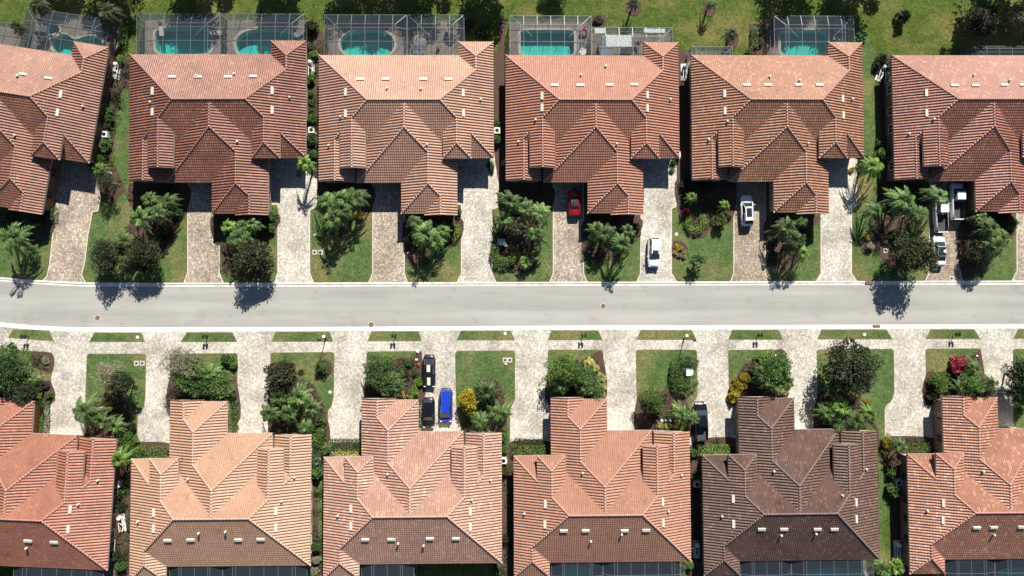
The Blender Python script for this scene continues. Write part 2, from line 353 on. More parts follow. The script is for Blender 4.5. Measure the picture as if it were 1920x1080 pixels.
WC = {'H1': (.20, .095, .055), 'H2': (.32, .23, .15), 'H3': (.36, .28, .20), 'H4': (.30, .20, .14), 'H5': (.33, .24, .17), 'H6': (.17, .10, .075),
 'B1': (.30, .13, .060), 'B2': (.42, .33, .22), 'B3': (.38, .30, .22), 'B4': (.36, .26, .18), 'B5': (.26, .18, .13), 'B6': (.22, .13, .085)}
def zroof(u, v):
    """height and slope direction (du, dv downhill) of the tiled roof at u, v"""
    c = []
    def add(t, d): c.append((t, d))
    if 0 <= u <= W and 0 <= v <= L: add(*min((u, (-1, 0)), (W - u, (1, 0)), (v, (0, -1)), (L - v, (0, 1))))
    if uCw <= u <= uDe and 7.9 <= v <= vCf: add(*min((u - uCw, (-1, 0)), (uDe - u, (1, 0)), (vCf - v, (0, 1))))
    if uDw <= u <= uDe and 14 <= v <= vDf: add(*min((u - uDw, (-1, 0)), (uDe - u, (1, 0)), (vDf - v, (0, 1))))
    if 0 <= u <= 2 * uB and v <= vB and v > 8: add(*min((u, (-1, 0)), (2 * uB - u, (1, 0))))
    if W - 2 * hG <= u <= W and v <= hG: add(*min((u - W + 2 * hG, (-1, 0)), (W - u, (1, 0)), (v - vGn, (0, -1))))
    if not c: return E0, (0, 1)
    t, d = max(c); return E0 + p_ * t, d
def on_roof(h, px, py):
    z = 5.0
    for _ in range(12): q = P(px, py, z); u, v = loc(h, q.x, q.y); z = zroof(u, v)[0]
    return u, v, z, zroof(u, v)[1]
VENTM = flat('cream_metal', (.64, .59, .50), .5, var=.06); PIPEM = flat('pipe_white', (.62, .59, .53), .6, var=.05)
DARKV = flat('dark_opening', (.02, .02, .02), .8, var=0)
def vent_mesh():
    mb = MB(); mb.box(-.56, .56, -.22, .20, -.05, .17, tap=.03); return mb.mesh('roof_vent')
def pipe_mesh():
    mb = MB(); mb.cyl(0, 0, -.2, .36, .11, n=10); mb.cyl(0, 0, .36, .44, .17, .13, n=10); return mb.mesh('vent_pipe')
VENT, PIPE = vent_mesh(), pipe_mesh()
VENTS = {
 'H1': ([(44, 140), (92, 147.5), (114, 177), (108, 211)], [(157.7, 200), (35, 143), (30, 254)]),
 'H2': ([(323, 145), (372, 145), (428, 145), (475, 144), (286.5, 171), (286.5, 210), (510, 170), (510, 206.6)], [(369, 142), (440, 139), (544, 183), (283, 192), (446, 266)]),
 'H3': ([(675.7, 149), (723, 149), (794, 149), (841, 149), (648.5, 173), (648.5, 213), (868, 174), (868.5, 212)], [(726, 166), (789, 167), (901.6, 187), (639, 219), (617, 273), (801, 271)]),
 'H4': ([(1040, 160.5), (1088, 160.5), (1142.5, 160), (1189, 159.5), (1016.7, 180), (1016.7, 202), (1213, 178), (1213, 203)], [(1089, 141), (1135, 124.5), (1256.5, 187), (972, 266), (1156, 270), (1004, 225)]),
 'H5': ([(1400, 160), (1439, 160), (1497, 160), (1536, 160), (1359, 176), (1359.7, 208), (1579, 185), (1580, 216)], [(1442, 144), (1498, 151), (1597, 186), (1363, 228), (1328, 262), (1514, 269)]),
 'H6': ([(1789, 161), (1828, 161), (1882, 160), (1917, 160), (1737, 174), (1737.5, 212)], [(1824, 141), (1891, 151), (1749, 224), (1703, 251)]),
 'B1': ([(53, 1014), (102, 1016.5), (131.7, 955), (128, 992)], [(51.5, 1027), (185, 900), (148.5, 945)]),
 'B2': ([(315, 1013), (358, 1012), (447, 1012), (489, 1011), (289, 961), (288.7, 991), (517, 958), (517, 989.5)], [(373.7, 999), (424, 996), (260, 977), (553, 894), (529, 939), (354, 897)]),
 'B3': ([(685, 1011.5), (734, 1011), (806, 1009.5), (855, 1009.5), (658.6, 953.7), (658.5, 986.5), (881, 959), (881, 988)], [(747, 1018), (794.6, 1022), (634, 966), (920, 899), (885, 936), (727, 888)]),
 'B4': ([(1057, 995), (1098, 994.7), (1171, 994.7), (1211.5, 994), (1022.7, 945), (1022, 983), (1241.7, 941), (1242.5, 980)], [(1107.5, 1014), (1165, 1001), (983, 962), (1253, 958), (1277.7, 890), (1092, 886)]),
 'B5': ([(1427.7, 992), (1469.7, 992), (1532.5, 992), (1564, 992), (1375, 935), (1375.7, 982.5), (1604, 942), (1604.5, 973)], [(1463.7, 1003), (1528.7, 1000), (1353, 967), (1623, 879), (1450, 883), (1578, 928)]),
 'B6': ([(1831, 989), (1862.7, 988.5), (1915, 988), (1768.7, 943), (1768, 975)], [(1862, 1002), (1737, 957), (1841.7, 883)])}
WINF = flat('white_frame', (.72, .69, .62), .5, var=.03); GLASS = flat('dark_glass', (.035, .045, .055), .08, var=.2)
GARM = flat('garage_panel', (.52, .45, .36), .6, var=.06)
def ribbed(w_, h_, rows):
    mb = MB()
    for k in range(rows): mb.box(-w_ / 2, w_ / 2, -.06, 0, .1 + k * h_ / rows, .1 + (k + 1) * h_ / rows - .03)
    return mb.mesh('garage_door')
GAR = ribbed(4.9, 2.25, 5)
def winframe(w_, h_):
    mb = MB(); t = .09
    mb.box(-w_ / 2, w_ / 2, -.08, 0, 0, t); mb.box(-w_ / 2, w_ / 2, -.08, 0, h_ - t, h_); mb.box(-w_ / 2, -w_ / 2 + t, -.08, 0, t, h_ - t); mb.box(w_ / 2 - t, w_ / 2, -.08, 0, t, h_ - t)
    mb.box(-.03, .03, -.06, 0, t, h_ - t); return mb.mesh('window_frame')
def winpane(w_, h_): mb = MB(); mb.box(-w_ / 2 + .09, w_ / 2 - .09, -.035, 0, .09, h_ - .09); return mb.mesh('pane')
WF, WP, WF2, WP2 = winframe(1.3, 1.4), winpane(1.3, 1.4), winframe(2.6, 2.1), winpane(2.6, 2.1)
DOORM = flat('brown_door', (.10, .05, .03), .5, var=.1)
def door_mesh(): mb = MB(); mb.box(-.5, .5, -.06, 0, .1, 2.2); mb.box(-.38, .38, -.08, -.06, .25, 1.0); mb.box(-.38, .38, -.08, -.06, 1.1, 2.05); return mb.mesh('front_door')
FD = door_mesh()
HL = {'H1': 'brown-red tiled duplex at the top left corner, turned askew to the street', 'H2': 'dark brown-red tiled duplex above the road, beside two side-by-side pool enclosures',
 'H3': 'palest pinkish tan tiled duplex above the road, beside the oval blue pool', 'H4': 'terracotta tiled duplex above the road with the red convertible parked before it',
 'H5': 'orange-tan tiled duplex above the road with the white sunroof car before it', 'H6': 'red tiled duplex flecked with pale tiles at the top right, beside the white pickups',
 'B1': 'vivid orange-red tiled duplex at the lower left corner, cut off by the edge', 'B2': 'uniform peach tiled duplex below the road, palest of the lower row',
 'B3': 'pink tiled duplex flecked with white tiles, beside the blue van and black cars', 'B4': 'peach-brown tiled duplex below the road, between the pink one and the dark brown one',
 'B5': 'dark brown tiled duplex below the road, darkest roof of all', 'B6': 'orange-red tiled duplex flecked with white tiles at the lower right corner'}
for h in POSE:
    a, b, t = POSE[h]; root = empty('tiled_house', (a, b, 0), t + (math.pi if h[0] == 'B' else 0), HL[h], 'house', 'tiled roof duplex houses')
    wm = flat('stucco_' + h, WC[h], .85, var=.10, scale=1.5); c1, c2, c3, w3, bv = RC[h]
    rm = mk_roof_mat('tile_' + h, c1, c2, c3, w3, bv); cm = flat('cap_' + h, tuple(min(.8, x * 1.2 + .045) for x in c2), .55, var=.15, scale=4)
    if not WALL.materials: WALL.materials.append(wm); ROOF.materials.append(rm); EAVE.materials.append(VENTM)
    mobj('wall', WALL, wm, root); ro = mobj('roof', ROOF, rm, root)
    mobj('eave', EAVE, flat('eave_' + h, tuple(x * .5 + .26 for x in WC[h]), .6, var=.05), root)
    for cmesh in CAPM: mobj('ridge_cap', cmesh, cm, ro)
    for q in VENTS[h][0]:
        u, v, z, d = on_roof(h, *q); n = Vector((d[0] * p_, -d[1] * p_, 1)).normalized(); dn = Vector((d[0], -d[1], -p_)).normalized()
        rot = Matrix((dn.cross(n).normalized() * -1, dn * -1, n)).transposed()
        o = mobj('roof_vent', VENT, VENTM, root, (u, -v, z + .03)); o.rotation_euler = Matrix((n.cross(dn * -1).normalized() * -1, dn * -1, n)).transposed().to_euler()
    for q in VENTS[h][1]:
        u, v, z, d = on_roof(h, *q); mobj('vent_pipe', PIPE, PIPEM, root, (u, -v, z))
    def win(u, v, rz, f, pn, z=.95):
        o = mobj('window', f, WINF if rz < 0 else wm, root, (u, -v, z), (0, 0, rz)); mobj('pane', pn, GLASS, o)
    for v in (4.6, 7.9, 10.6): win(.55, v, -math.pi / 2, WF, WP, 1.0)
    win(.55, 2.2, -math.pi / 2, WF2, WP2, .7); win(.55, 16.2, -math.pi / 2, WF, WP)
    for v in (2.5, 5.5, 8.3, 11.5): win(W - .55, v, math.pi / 2, WF, WP)
    for v in (17.2, 20.5): win(uDe - .55, v, math.pi / 2, WF, WP)
    for u in (13.8, 17.5): win(u, vDf - .55, 0, WF, WP)
    win(2.6, vB - .35, 0, WF, WP)
    for u in (3.5, 8.5, 13.5): win(u, .55, math.pi, WF2, WP2, .25)
    mobj('garage_door', GAR, GARM, root, (8.9, -(vCf - .55), 0)); mobj('garage_door', GAR, GARM, root, (22.55, -(L - .55), 0))
    mobj('front_door', FD, DOORM, root, (5.65, -(L - .55), 0))
# ------------------------------------------------------------------ pools, decks, enclosures
BARM = flat('bronze_grey_bar', (.19, .21, .225), .45, .3, var=.05)
def screen_mat():
    m = bpy.data.materials.new('insect_screen'); m.use_nodes = True; t = m.node_tree; t.nodes.clear()
    o = t.nodes.new('ShaderNodeOutputMaterial'); a = t.nodes.new('ShaderNodeBsdfTransparent'); d = t.nodes.new('ShaderNodeBsdfDiffuse')
    d.inputs[0].default_value = (.050, .066, .080, 1); x = t.nodes.new('ShaderNodeMixShader'); x.inputs[0].default_value = .32
    t.links.new(a.outputs[0], x.inputs[1]); t.links.new(d.outputs[0], x.inputs[2]); t.links.new(x.outputs[0], o.inputs[0]); return m
SCREEN = screen_mat()
def water_mat():
    m = bpy.data.materials.new('pool_water'); m.use_nodes = True; t = m.node_tree; t.nodes.clear()
    o = t.nodes.new('ShaderNodeOutputMaterial'); a = t.nodes.new('ShaderNodeBsdfTransparent'); a.inputs[0].default_value = (.45, .93, .90, 1)
    g = t.nodes.new('ShaderNodeBsdfGlossy'); g.inputs['Roughness'].default_value = .04; x = t.nodes.new('ShaderNodeMixShader')
    f = t.nodes.new('ShaderNodeFresnel'); f.inputs[0].default_value = 1.33
    n = t.nodes.new('ShaderNodeTexNoise'); n.inputs['Scale'].default_value = 2.5; bp = t.nodes.new('ShaderNodeBump'); bp.inputs['Strength'].default_value = .2; bp.inputs['Distance'].default_value = .05
    t.links.new(n.outputs[0], bp.inputs['Height']); t.links.new(bp.outputs[0], g.inputs['Normal']); t.links.new(bp.outputs[0], f.inputs['Normal'])
    t.links.new(f.outputs[0], x.inputs[0]); t.links.new(a.outputs[0], x.inputs[1]); t.links.new(g.outputs[0], x.inputs[2]); t.links.new(x.outputs[0], o.inputs[0]); return m
WATER = water_mat(); PLASTER = flat('teal_plaster', (.15, .60, .56), .7, var=.12, scale=1.0); COPE = flat('coping_stone', (.46, .41, .34), .8, var=.15, scale=4)
NH, SH, DECKS = [], [], []
def ell(cx, cy, rx, ry, pw=2.0, n=28):
    out = []
    for k in range(n):
        a = 2 * math.pi * k / n; c, s = math.cos(a), math.sin(a)
        out.append((cx + rx * math.copysign(abs(c) ** (2 / pw), c), cy + ry * math.copysign(abs(s) ** (2 / pw), s)))
    return out
def pool(outline, label, north=True, depth=1.35, name='swimming_pool'):
    pts = PP(outline); c = sum(pts, Vector((0, 0))) / len(pts); pts = [q - c for q in pts]; (NH if north else SH).append([q + c for q in pts])
    root = empty(name, (c.x, c.y, .1), 0, label, 'pool', 'back yard pools'); n = len(pts); mb = MB()
    for i in range(n):
        a, b = pts[i], pts[(i + 1) % n]; mb.face([(a.x, a.y, .0), (b.x, b.y, .0), (b.x, b.y, -depth), (a.x, a.y, -depth)])
    mb.face([(q.x, q.y, -depth) for q in pts]); mobj('basin', mb.mesh('basin'), PLASTER, root)
    mb = MB(); mb.face([(q.x * .999, q.y * .999, -.09) for q in pts]); mobj('water', mb.mesh('water'), WATER, root)
    mb = MB(); big = [q + q.normalized() * .33 for q in pts]; small = [q * .985 for q in pts]
    for i in range(n):
        a, b, A, B = small[i], small[(i + 1) % n], big[i], big[(i + 1) % n]
        mb.face([(a.x, a.y, .08), (b.x, b.y, .08), (B.x, B.y, .08), (A.x, A.y, .08)]); mb.face([(A.x, A.y, .08), (B.x, B.y, .08), (B.x, B.y, 0), (A.x, A.y, 0)]); mb.face([(b.x, b.y, .08), (a.x, a.y, .08), (a.x, a.y, -.15), (b.x, b.y, -.15)])
    mobj('coping', mb.mesh('coping'), COPE, root); return root
def rot_pts(pts, cx, cy, a): c, s = math.cos(a), math.sin(a); return [(cx + (x - cx) * c - (y - cy) * s, cy + (x - cx) * s + (y - cy) * c) for x, y in pts]
pool(rot_pts(smoothpoly([(98, 72), (122, 66), (140, 74), (168, 64), (190, 72), (188, 92), (160, 104), (120, 106), (100, 96)], 4), 145, 82, .1), 'free-form green pool beside the round spa behind the askew top left house')
pool(ell(101, 56, 11, 11), 'small round raised spa next to the free-form pool at top left', name='spa_pool')
pool(ell(344, 77, 53, 25, 5), 'rectangular teal pool with rounded corners in the far left enclosure of the second house')
pool(ell(501, 83, 59, 29, 2.6), 'rounded pale teal pool in the right-hand enclosure of the second house')
pool(ell(689, 82, 51, 27, 2.4), 'oval blue pool behind the palest pinkish house')
pool(ell(1026, 80, 51, 24, 9, 40), 'square-cornered teal pool behind the terracotta house with the red convertible')
pool(ell(1508, 80, 45, 24, 7, 36), 'green rectangular pool behind the orange-tan roofed house')
pool(ell(1082, 1090, 34, 27), 'round teal pool under the enclosure below the peach-brown house', False)
pool(ell(1568, 1093, 55, 26, 5), 'teal pool under the enclosure below the dark brown house', False)
pool(ell(1922, 1093, 50, 26, 5), 'teal pool under the enclosure at the lower right corner', False)
POSTM = MB().tube([(0, 0, 0), (0, 0, 1)], .045, 4).mesh('post')
def cage(h, u0, u1, vo, vi, label, wall=2.55, top=3.0, inset=1.55):
    t = POSE[h][2] + (math.pi if h[0] == 'B' else 0); a = world(h, 0, 0)
    root = empty('pool_enclosure', (a.x, a.y, .1), t, label, 'pool enclosure', 'screened pool enclosures')
    y0, y1 = -vi, -vo; fr, sc = MB(), MB(); r = .030; ns = max(2, round((u1 - u0) / 2.0)); wz = wall - .1; tz = top - .1
    post, beam = MB(), MB(); vi2, vo2 = y0, y1   # y0 house side, y1 outer side (y1 > y0 locally)
    iu0, iu1, iy = u0 + inset, u1 - inset, y1 - inset
    def q(m, *p): m.tube(list(p), r, 4)
    xs = [u0 + (u1 - u0) * k / ns for k in range(ns + 1)]
    ys = [y0 + (y1 - y0) * k / 3 for k in range(4)]
    for x, y in [(x, y1) for x in xs] + [(xx, y) for y in ys[:-1] for xx in (u0, u1)]: mobj('post', POSTM, BARM, root, (x, y, 0), s=(1, 1, wz))
    for z in (wz, 1.0): q(beam, (u0, y0, z), (u0, y1, z)); q(beam, (u1, y0, z), (u1, y1, z)); q(beam, (u0, y1, z), (u1, y1, z))
    rb = MB()
    for x in xs:
        xx = min(max(x, iu0), iu1)
        if iu0 - .01 <= x <= iu1 + .01: q(rb, (x, y1, wz), (x, iy, tz)); q(rb, (x, iy, tz), (x, y0, tz))
    q(rb, (u0, y1, wz), (iu0, iy, tz)); q(rb, (u1, y1, wz), (iu1, iy, tz)); q(rb, (iu0, iy, tz), (iu1, iy, tz)); q(rb, (iu0, iy, tz), (iu0, y0, tz)); q(rb, (iu1, iy, tz), (iu1, y0, tz))
    for y in ys[1:-1]: q(rb, (iu0, y, tz), (iu1, y, tz)); q(rb, (u0, y, wz), (iu0, y, tz)); q(rb, (u1, y, wz), (iu1, y, tz))
    q(rb, (iu0, iy, tz), (iu0 + 1.8, iy - 1.8, tz)); q(rb, (iu1, iy, tz), (iu1 - 1.8, iy - 1.8, tz))
    sc.face([(u0, y0, 0), (u0, y1, 0), (u0, y1, wz), (u0, y0, wz)]); sc.face([(u1, y0, 0), (u1, y1, 0), (u1, y1, wz), (u1, y0, wz)])
    sc.face([(u0, y1, 0), (u1, y1, 0), (u1, y1, wz), (u0, y1, wz)]); sc.face([(u0, y1, wz), (u1, y1, wz), (iu1, iy, tz), (iu0, iy, tz)])
    sc.face([(u0, y0, wz), (u0, y1, wz), (iu0, iy, tz), (iu0, y0, tz)]); sc.face([(u1, y1, wz), (u1, y0, wz), (iu1, y0, tz), (iu1, iy, tz)])
    sc.face([(iu0, y0, tz), (iu1, y0, tz), (iu1, iy, tz), (iu0, iy, tz)])
    mobj('rail', beam.mesh('rail'), BARM, root); mobj('rafter', rb.mesh('rafter'), BARM, root); mobj('screen', sc.mesh('screen'), SCREEN, root)
    dk = [world(h, u0 - .15, vi + .8), world(h, u1 + .15, vi + .8), world(h, u1 + .15, vo - .15), world(h, u0 - .15, vo - .15)]; DECKS.append((h, dk)); return root
CG = [('H1', 12.3, 24.6, -6.15, -.05, 'screen enclosure over the free-form pool at top left, turned askew'), ('H1', 0, 12.1, -3.4, -.05, 'low shallow screen enclosure at the extreme top left edge'),
 ('H2', .6, 12.7, -6.25, -.05, 'left screen enclosure of the second house, over the rectangular teal pool'), ('H2', 12.8, 25.0, -6.25, -.05, 'right screen enclosure of the second house, over the rounded pale pool'),
 ('H3', .6, 12.75, -6.25, -.05, 'screen enclosure over the oval blue pool'), ('H3', 12.85, 21.2, -6.25, -.05, 'narrow screen enclosure over patio furniture, right of the oval blue pool'),
 ('H4', .7, 12.75, -6.15, -.05, 'screen enclosure with the pink ring hanging inside, over the square-cornered pool'), ('H4', 12.85, 24.9, -4.45, -.05, 'shallow enclosure with white roof panels, right of the pink ring'),
 ('H5', .3, 6.4, -1.5, -.02, 'tiny shallow screen porch at the left back of the orange-tan house'), ('H5', 12.7, 24.7, -6.2, -.05, 'screen enclosure over the green rectangular pool'),
 ('H6', 12.6, 24.0, -1.6, -.02, 'shallow screen porch at the extreme top right edge'),
 ('B1', .8, 13.5, -5.5, -.05, 'screen enclosure at the bottom left edge below the vivid orange house'), ('B2', .6, 12.6, -6.2, -.05, 'right screen enclosure below the peach house'), ('B2', 12.7, 20.2, -6.2, -.05, 'left screen enclosure below the peach house'),
 ('B3', 12.7, 20.2, -6.2, -.05, 'single screen enclosure below the white-flecked pink house'), ('B4', .8, 12.6, -5.8, -.05, 'right screen enclosure below the peach-brown house'), ('B4', 12.75, 20.1, -6.2, -.05, 'left screen enclosure below the peach-brown house'),
 ('B5', .6, 12.6, -6.2, -.05, 'right screen enclosure below the dark brown house'), ('B5', 12.7, 20.1, -6.2, -.05, 'left screen enclosure below the dark brown house'),
 ('B6', .6, 12.6, -6.2, -.05, 'right screen enclosure below the lower right corner house'), ('B6', 12.7, 20.1, -6.2, -.05, 'left screen enclosure below the lower right corner house')]
for h, u0, u1, vo, vi, lb in CG:
    small = vo > -2
    cage(h, u0, u1, vo, vi, lb, inset=.5 if small else 1.55)
# ------------------------------------------------------------------ ground and road
KN = [(-260, 470), (-120, 502), (0, 520), (60, 525), (110, 528), (155, 530), (300, 530.5), (480, 530.3), (760, 529.6), (960, 529), (1200, 528.3), (1440, 527.6), (1700, 527), (1920, 526.5), (2300, 526)]
KS = [(-260, 570), (-120, 592), (0, 612), (30, 615), (60, 617.5), (125, 621), (180, 621.5), (480, 621), (760, 619.7), (960, 618.5), (1200, 617.7), (1440, 617), (1700, 616), (1920, 615.3), (2300, 614)]
kn = PP(KN, .1); ks = PP(KS, .1)
def off(line, d): return [Vector((q.x, q.y + d)) for q in line]
G1 = 900.0
holesN = [h for h in NH]; holesS = [h for h in SH]
mb = MB()
slab(mb, [Vector((-G1, kn[0].y))] + kn + [Vector((G1, kn[-1].y)), Vector((G1, G1)), Vector((-G1, G1))], holesN, None, .1)
slab(mb, [Vector((-G1, ks[0].y))] + ks + [Vector((G1, ks[-1].y)), Vector((G1, -G1)), Vector((-G1, -G1))], holesS, None, .1)
slab(mb, [Vector((-G1, kn[0].y + .5))] + off(kn, .5) + [Vector((G1, kn[-1].y + .5)), Vector((G1, ks[-1].y - .5))] + list(reversed(off(ks, -.5))) + [Vector((-G1, ks[0].y - .5))], (), None, -.02)
tag(mobj('ground', mb.mesh('ground'), GRASS), kind='structure')
mb = MB(); k = [Vector((-G1, kn[0].y))] + kn + [Vector((G1, kn[-1].y))]; k2 = [Vector((-G1, ks[0].y))] + ks + [Vector((G1, ks[-1].y))]
slab(mb, off(k, -.3) + list(reversed(off(k2, .3))), (), None, -.01); tag(mobj('road', mb.mesh('road'), ROADM), kind='structure')
def kerb(line, sgn):
    mb = MB(); prof = [(-.04, -.05), (-.02, .122), (.18, .118), (.34, .03), (.58, .002), (.60, -.05)]; d = .025
    for a, b in zip(line, line[1:]):
        n = max(1, round((b - a).length / 3.1))
        for i in range(n):
            p0 = a.lerp(b, i / n); p1 = a.lerp(b, (i + 1) / n); dx = (p1 - p0).normalized() * d
            for (o0, z0), (o1, z1) in zip(prof, prof[1:]):
                mb.face([(p0.x, p0.y - sgn * o0, z0), (p1.x - dx.x, p1.y - sgn * o0, z0), (p1.x - dx.x, p1.y - sgn * o1, z1), (p0.x, p0.y - sgn * o1, z1)])
    return mb.mesh('kerb')
for ln, s in ((kn, 1), (ks, -1)): tag(mobj('kerb', kerb(ln, s), KERBM), kind='structure')
# driveways above the road
def kny(x):
    for (a, ya), (b, yb) in zip(KN, KN[1:]):
        if a <= x <= b: return ya + (yb - ya) * (x - a) / (b - a)
drT = [
 ('tan', [(100, 290), (176, 300), (184, 330), (187, 355), (189, 372), (184, 396), (174, 398), (166, 440), (160, 490), (154, 515), (162, 531), (76, 528), (87, 518), (92, 495), (97, 450), (100, 400), (92, 380)]),
 ('tan', [(351, 330), (400, 330), (400, 457), (412, 460), (412, 512), (421, 532), (343, 532), (351, 510)]),
 ('pale', [(503, 290), (594.6, 290), (594.6, 388), (581.7, 394), (581.7, 512), (590, 532), (510, 532), (520, 512), (520, 384), (503, 384)]),
 ('tan', [(698, 330), (759, 330), (759, 512), (766, 532), (689, 532), (698, 512)]),
 ('pale', [(856, 290), (935, 290), (935, 388), (923.5, 394), (923.5, 512), (932, 531), (855, 531), (864.3, 512), (864.3, 384), (856, 384)]),
 ('tan', [(1036.5, 330), (1095, 330), (1095, 512), (1103, 531), (1029, 531), (1036.5, 512)]),
 ('pale', [(1202, 290), (1268.6, 290), (1268.6, 387), (1260, 392), (1260, 512), (1271, 530), (1192, 530), (1200, 512)]),
 ('brown', [(1375, 330), (1436, 330), (1436, 512), (1442, 530), (1368, 530), (1375, 512)]),
 ('pale', [(1550, 290), (1607, 290), (1607, 385), (1597.6, 392), (1597.6, 512), (1609, 529), (1528, 529), (1538.5, 512), (1538.5, 396), (1550, 390)]),
 ('brown', [(1743, 330), (1800, 330), (1802, 512), (1805, 529), (1733, 529), (1741, 512)]),
 ('tan', [(1905, 290), (1975, 290), (1975, 529), (1895, 529), (1906, 508)])]
pm = {'tan': PAVE_TAN, 'pale': PAVE_LIGHT, 'brown': PAVE_BROWN}
def border(name, pts, width, mat, z):
    """thin soldier course round a paved area"""
    n = len(pts); mb = MB()
    cen = sum(pts, Vector((0, 0))) / n; area = sum(pts[i].x * pts[(i + 1) % n].y - pts[(i + 1) % n].x * pts[i].y for i in range(n)); sg = 1 if area > 0 else -1
    ins = []
    for i in range(n):
        a, b, c = pts[i - 1], pts[i], pts[(i + 1) % n]; d1, d2 = (b - a).normalized(), (c - b).normalized()
        n1, n2 = Vector((-d1.y, d1.x)) * sg, Vector((-d2.y, d2.x)) * sg; m_ = (n1 + n2); m_ = m_ / max(.4, m_.length_squared / 2); ins.append(b + m_ * width)
    for i in range(n):
        j = (i + 1) % n; mb.face([(pts[i].x, pts[i].y, z), (pts[j].x, pts[j].y, z), (ins[j].x, ins[j].y, z), (ins[i].x, ins[i].y, z)])
    return tag(mobj(name, mb.mesh(name), mat), kind='structure')
EDGE = flat('border_paver', (.50, .46, .38), .85, var=.2, scale=5)
EDGED = flat('edge_soil', (.15, .115, .055), .95, var=.3, scale=5)
for k, (m, pl) in enumerate(drT):
    pts = PP(pl); sheet('driveway', [pts], pm[m], .09, .106 + k * .0001); border('driveway_border', pts, .16, EDGE, .1095 + k * .0001)
# paved apron below the road: one sheet, lawns on top
ksl = [q for q in ks if -90 < q.x < 90]
ap = [Vector((-89, ks[1].y))] + ksl + [Vector((89, ks[-2].y))] + PP([(2040, 835), (1300, 835), (600, 835), (-120, 826)])
sheet('driveway', [ap], PAVE_LIGHT, None, .1045)
verge = [[(15, 633), (25, 617.5), (60, 618), (93, 620), (101, 640)], [(167, 641), (177, 623.5), (265, 623.5), (272, 641)], [(339, 641), (350, 623), (436, 623), (445, 641)],
 [(509, 640.5), (517, 622), (618, 622), (625, 640.5)], [(689, 639.5), (697, 621), (785, 621), (791, 639.5)], [(856, 638), (864, 620), (958, 620), (965, 638)], [(1027, 637.5), (1034, 619.5), (1122, 619.5), (1130, 637.5)],
 [(1193, 637), (1201, 619), (1297, 619), (1306, 637)], [(1365, 637), (1373, 618.5), (1460, 618.5), (1468, 637)], [(1532, 636), (1540, 618), (1662, 618), (1674, 636)], [(1735, 635.5), (1745, 617.5), (1827, 617.5), (1838, 635.5)], [(1900, 635), (1909, 617), (1990, 617), (2000, 635)]]
lawnB = [[(-60, 648), (7, 654), (100, 661), (97, 700), (93, 760), (-60, 760)], [(163, 663), (274, 663), (273, 740), (270, 766), (259, 773), (257, 835), (160, 835), (160, 740)],
 [(318, 663), (446, 662), (445, 740), (442, 820), (400, 830), (320, 800)], [(507, 661), (627, 660), (626, 740), (622, 762), (615, 770), (614, 835), (510, 835), (507, 700)], [(687, 659), (792, 658), (792, 760), (687, 755)],
 [(853, 658), (966, 657), (966, 752), (957, 763), (956, 835), (870, 835), (855, 760)], [(1027, 655.5), (1131, 655.5), (1132, 760), (1027, 760)], [(1192, 655.5), (1307, 655.5), (1308, 745), (1298, 757), (1300, 820), (1195, 820)],
 [(1365, 656), (1471, 655), (1473, 760), (1367, 760)], [(1531, 655), (1676, 654), (1677, 735), (1672, 752), (1659, 762), (1659, 835), (1534, 830)], [(1735, 654), (1840, 653), (1842, 760), (1737, 760)], [(1899, 654), (2000, 653), (2000, 835), (1900, 800)]]
for i, pl in enumerate(verge): pts = PP(pl); sheet('verge', [pts], LAWN, .09, .118); border('lawn_edge', pts, .10, EDGED, .121)
for i, pl in enumerate(lawnB): pts = rndpoly(PP(pl), .5); sheet('lawn', [pts], LAWN, .09, .118); border('lawn_edge', pts, .10, EDGED, .121)
# front lawns above the road
lawnT = [[(-60, 430), (98, 395), (95, 450), (90, 495), (84, 515), (74, 526), (-60, 512)], [(186, 402), (176, 402), (168, 440), (162, 490), (157, 513), (163, 529), (343, 529.5), (350, 510), (350, 345), (242, 342), (218, 320)],
 [(402, 400), (519, 400), (519, 512), (511, 529), (422, 529), (414, 512), (402, 460)], [(598, 345), (697, 345), (697, 512), (689, 529), (592, 529), (583.5, 512), (583.5, 396), (598, 390)],
 [(760.5, 404), (863, 404), (863, 512), (856, 528), (768, 528), (760.5, 512)], [(937, 345), (1035.5, 345), (1035.5, 512), (1028, 527.5), (935, 527.5), (925, 512), (925, 396), (937, 390)],
 [(1096.5, 404), (1199, 404), (1199, 512), (1192, 527), (1106, 527), (1096.5, 512)], [(1270, 345), (1374, 345), (1374, 512), (1367, 526.5), (1275, 526.5), (1262, 512), (1262, 394), (1270, 388)],
 [(1437.5, 404), (1537, 404), (1537, 512), (1528, 526.5), (1446, 526.5), (1437.5, 512)], [(1609, 250), (1660, 250), (1665, 345), (1740, 345), (1740, 512), (1732, 526), (1613, 526), (1600, 512), (1600, 394), (1609, 388)],
 [(1803.5, 404), (1905, 404), (1905, 508), (1894, 526), (1808, 526), (1803.5, 512)]]
for i, pl in enumerate(lawnT): pts = rndpoly(PP(pl), .35); sheet('lawn', [pts], LAWN, .09, .104 + i * .0002); border('lawn_edge', pts, .09, EDGED, .1105)
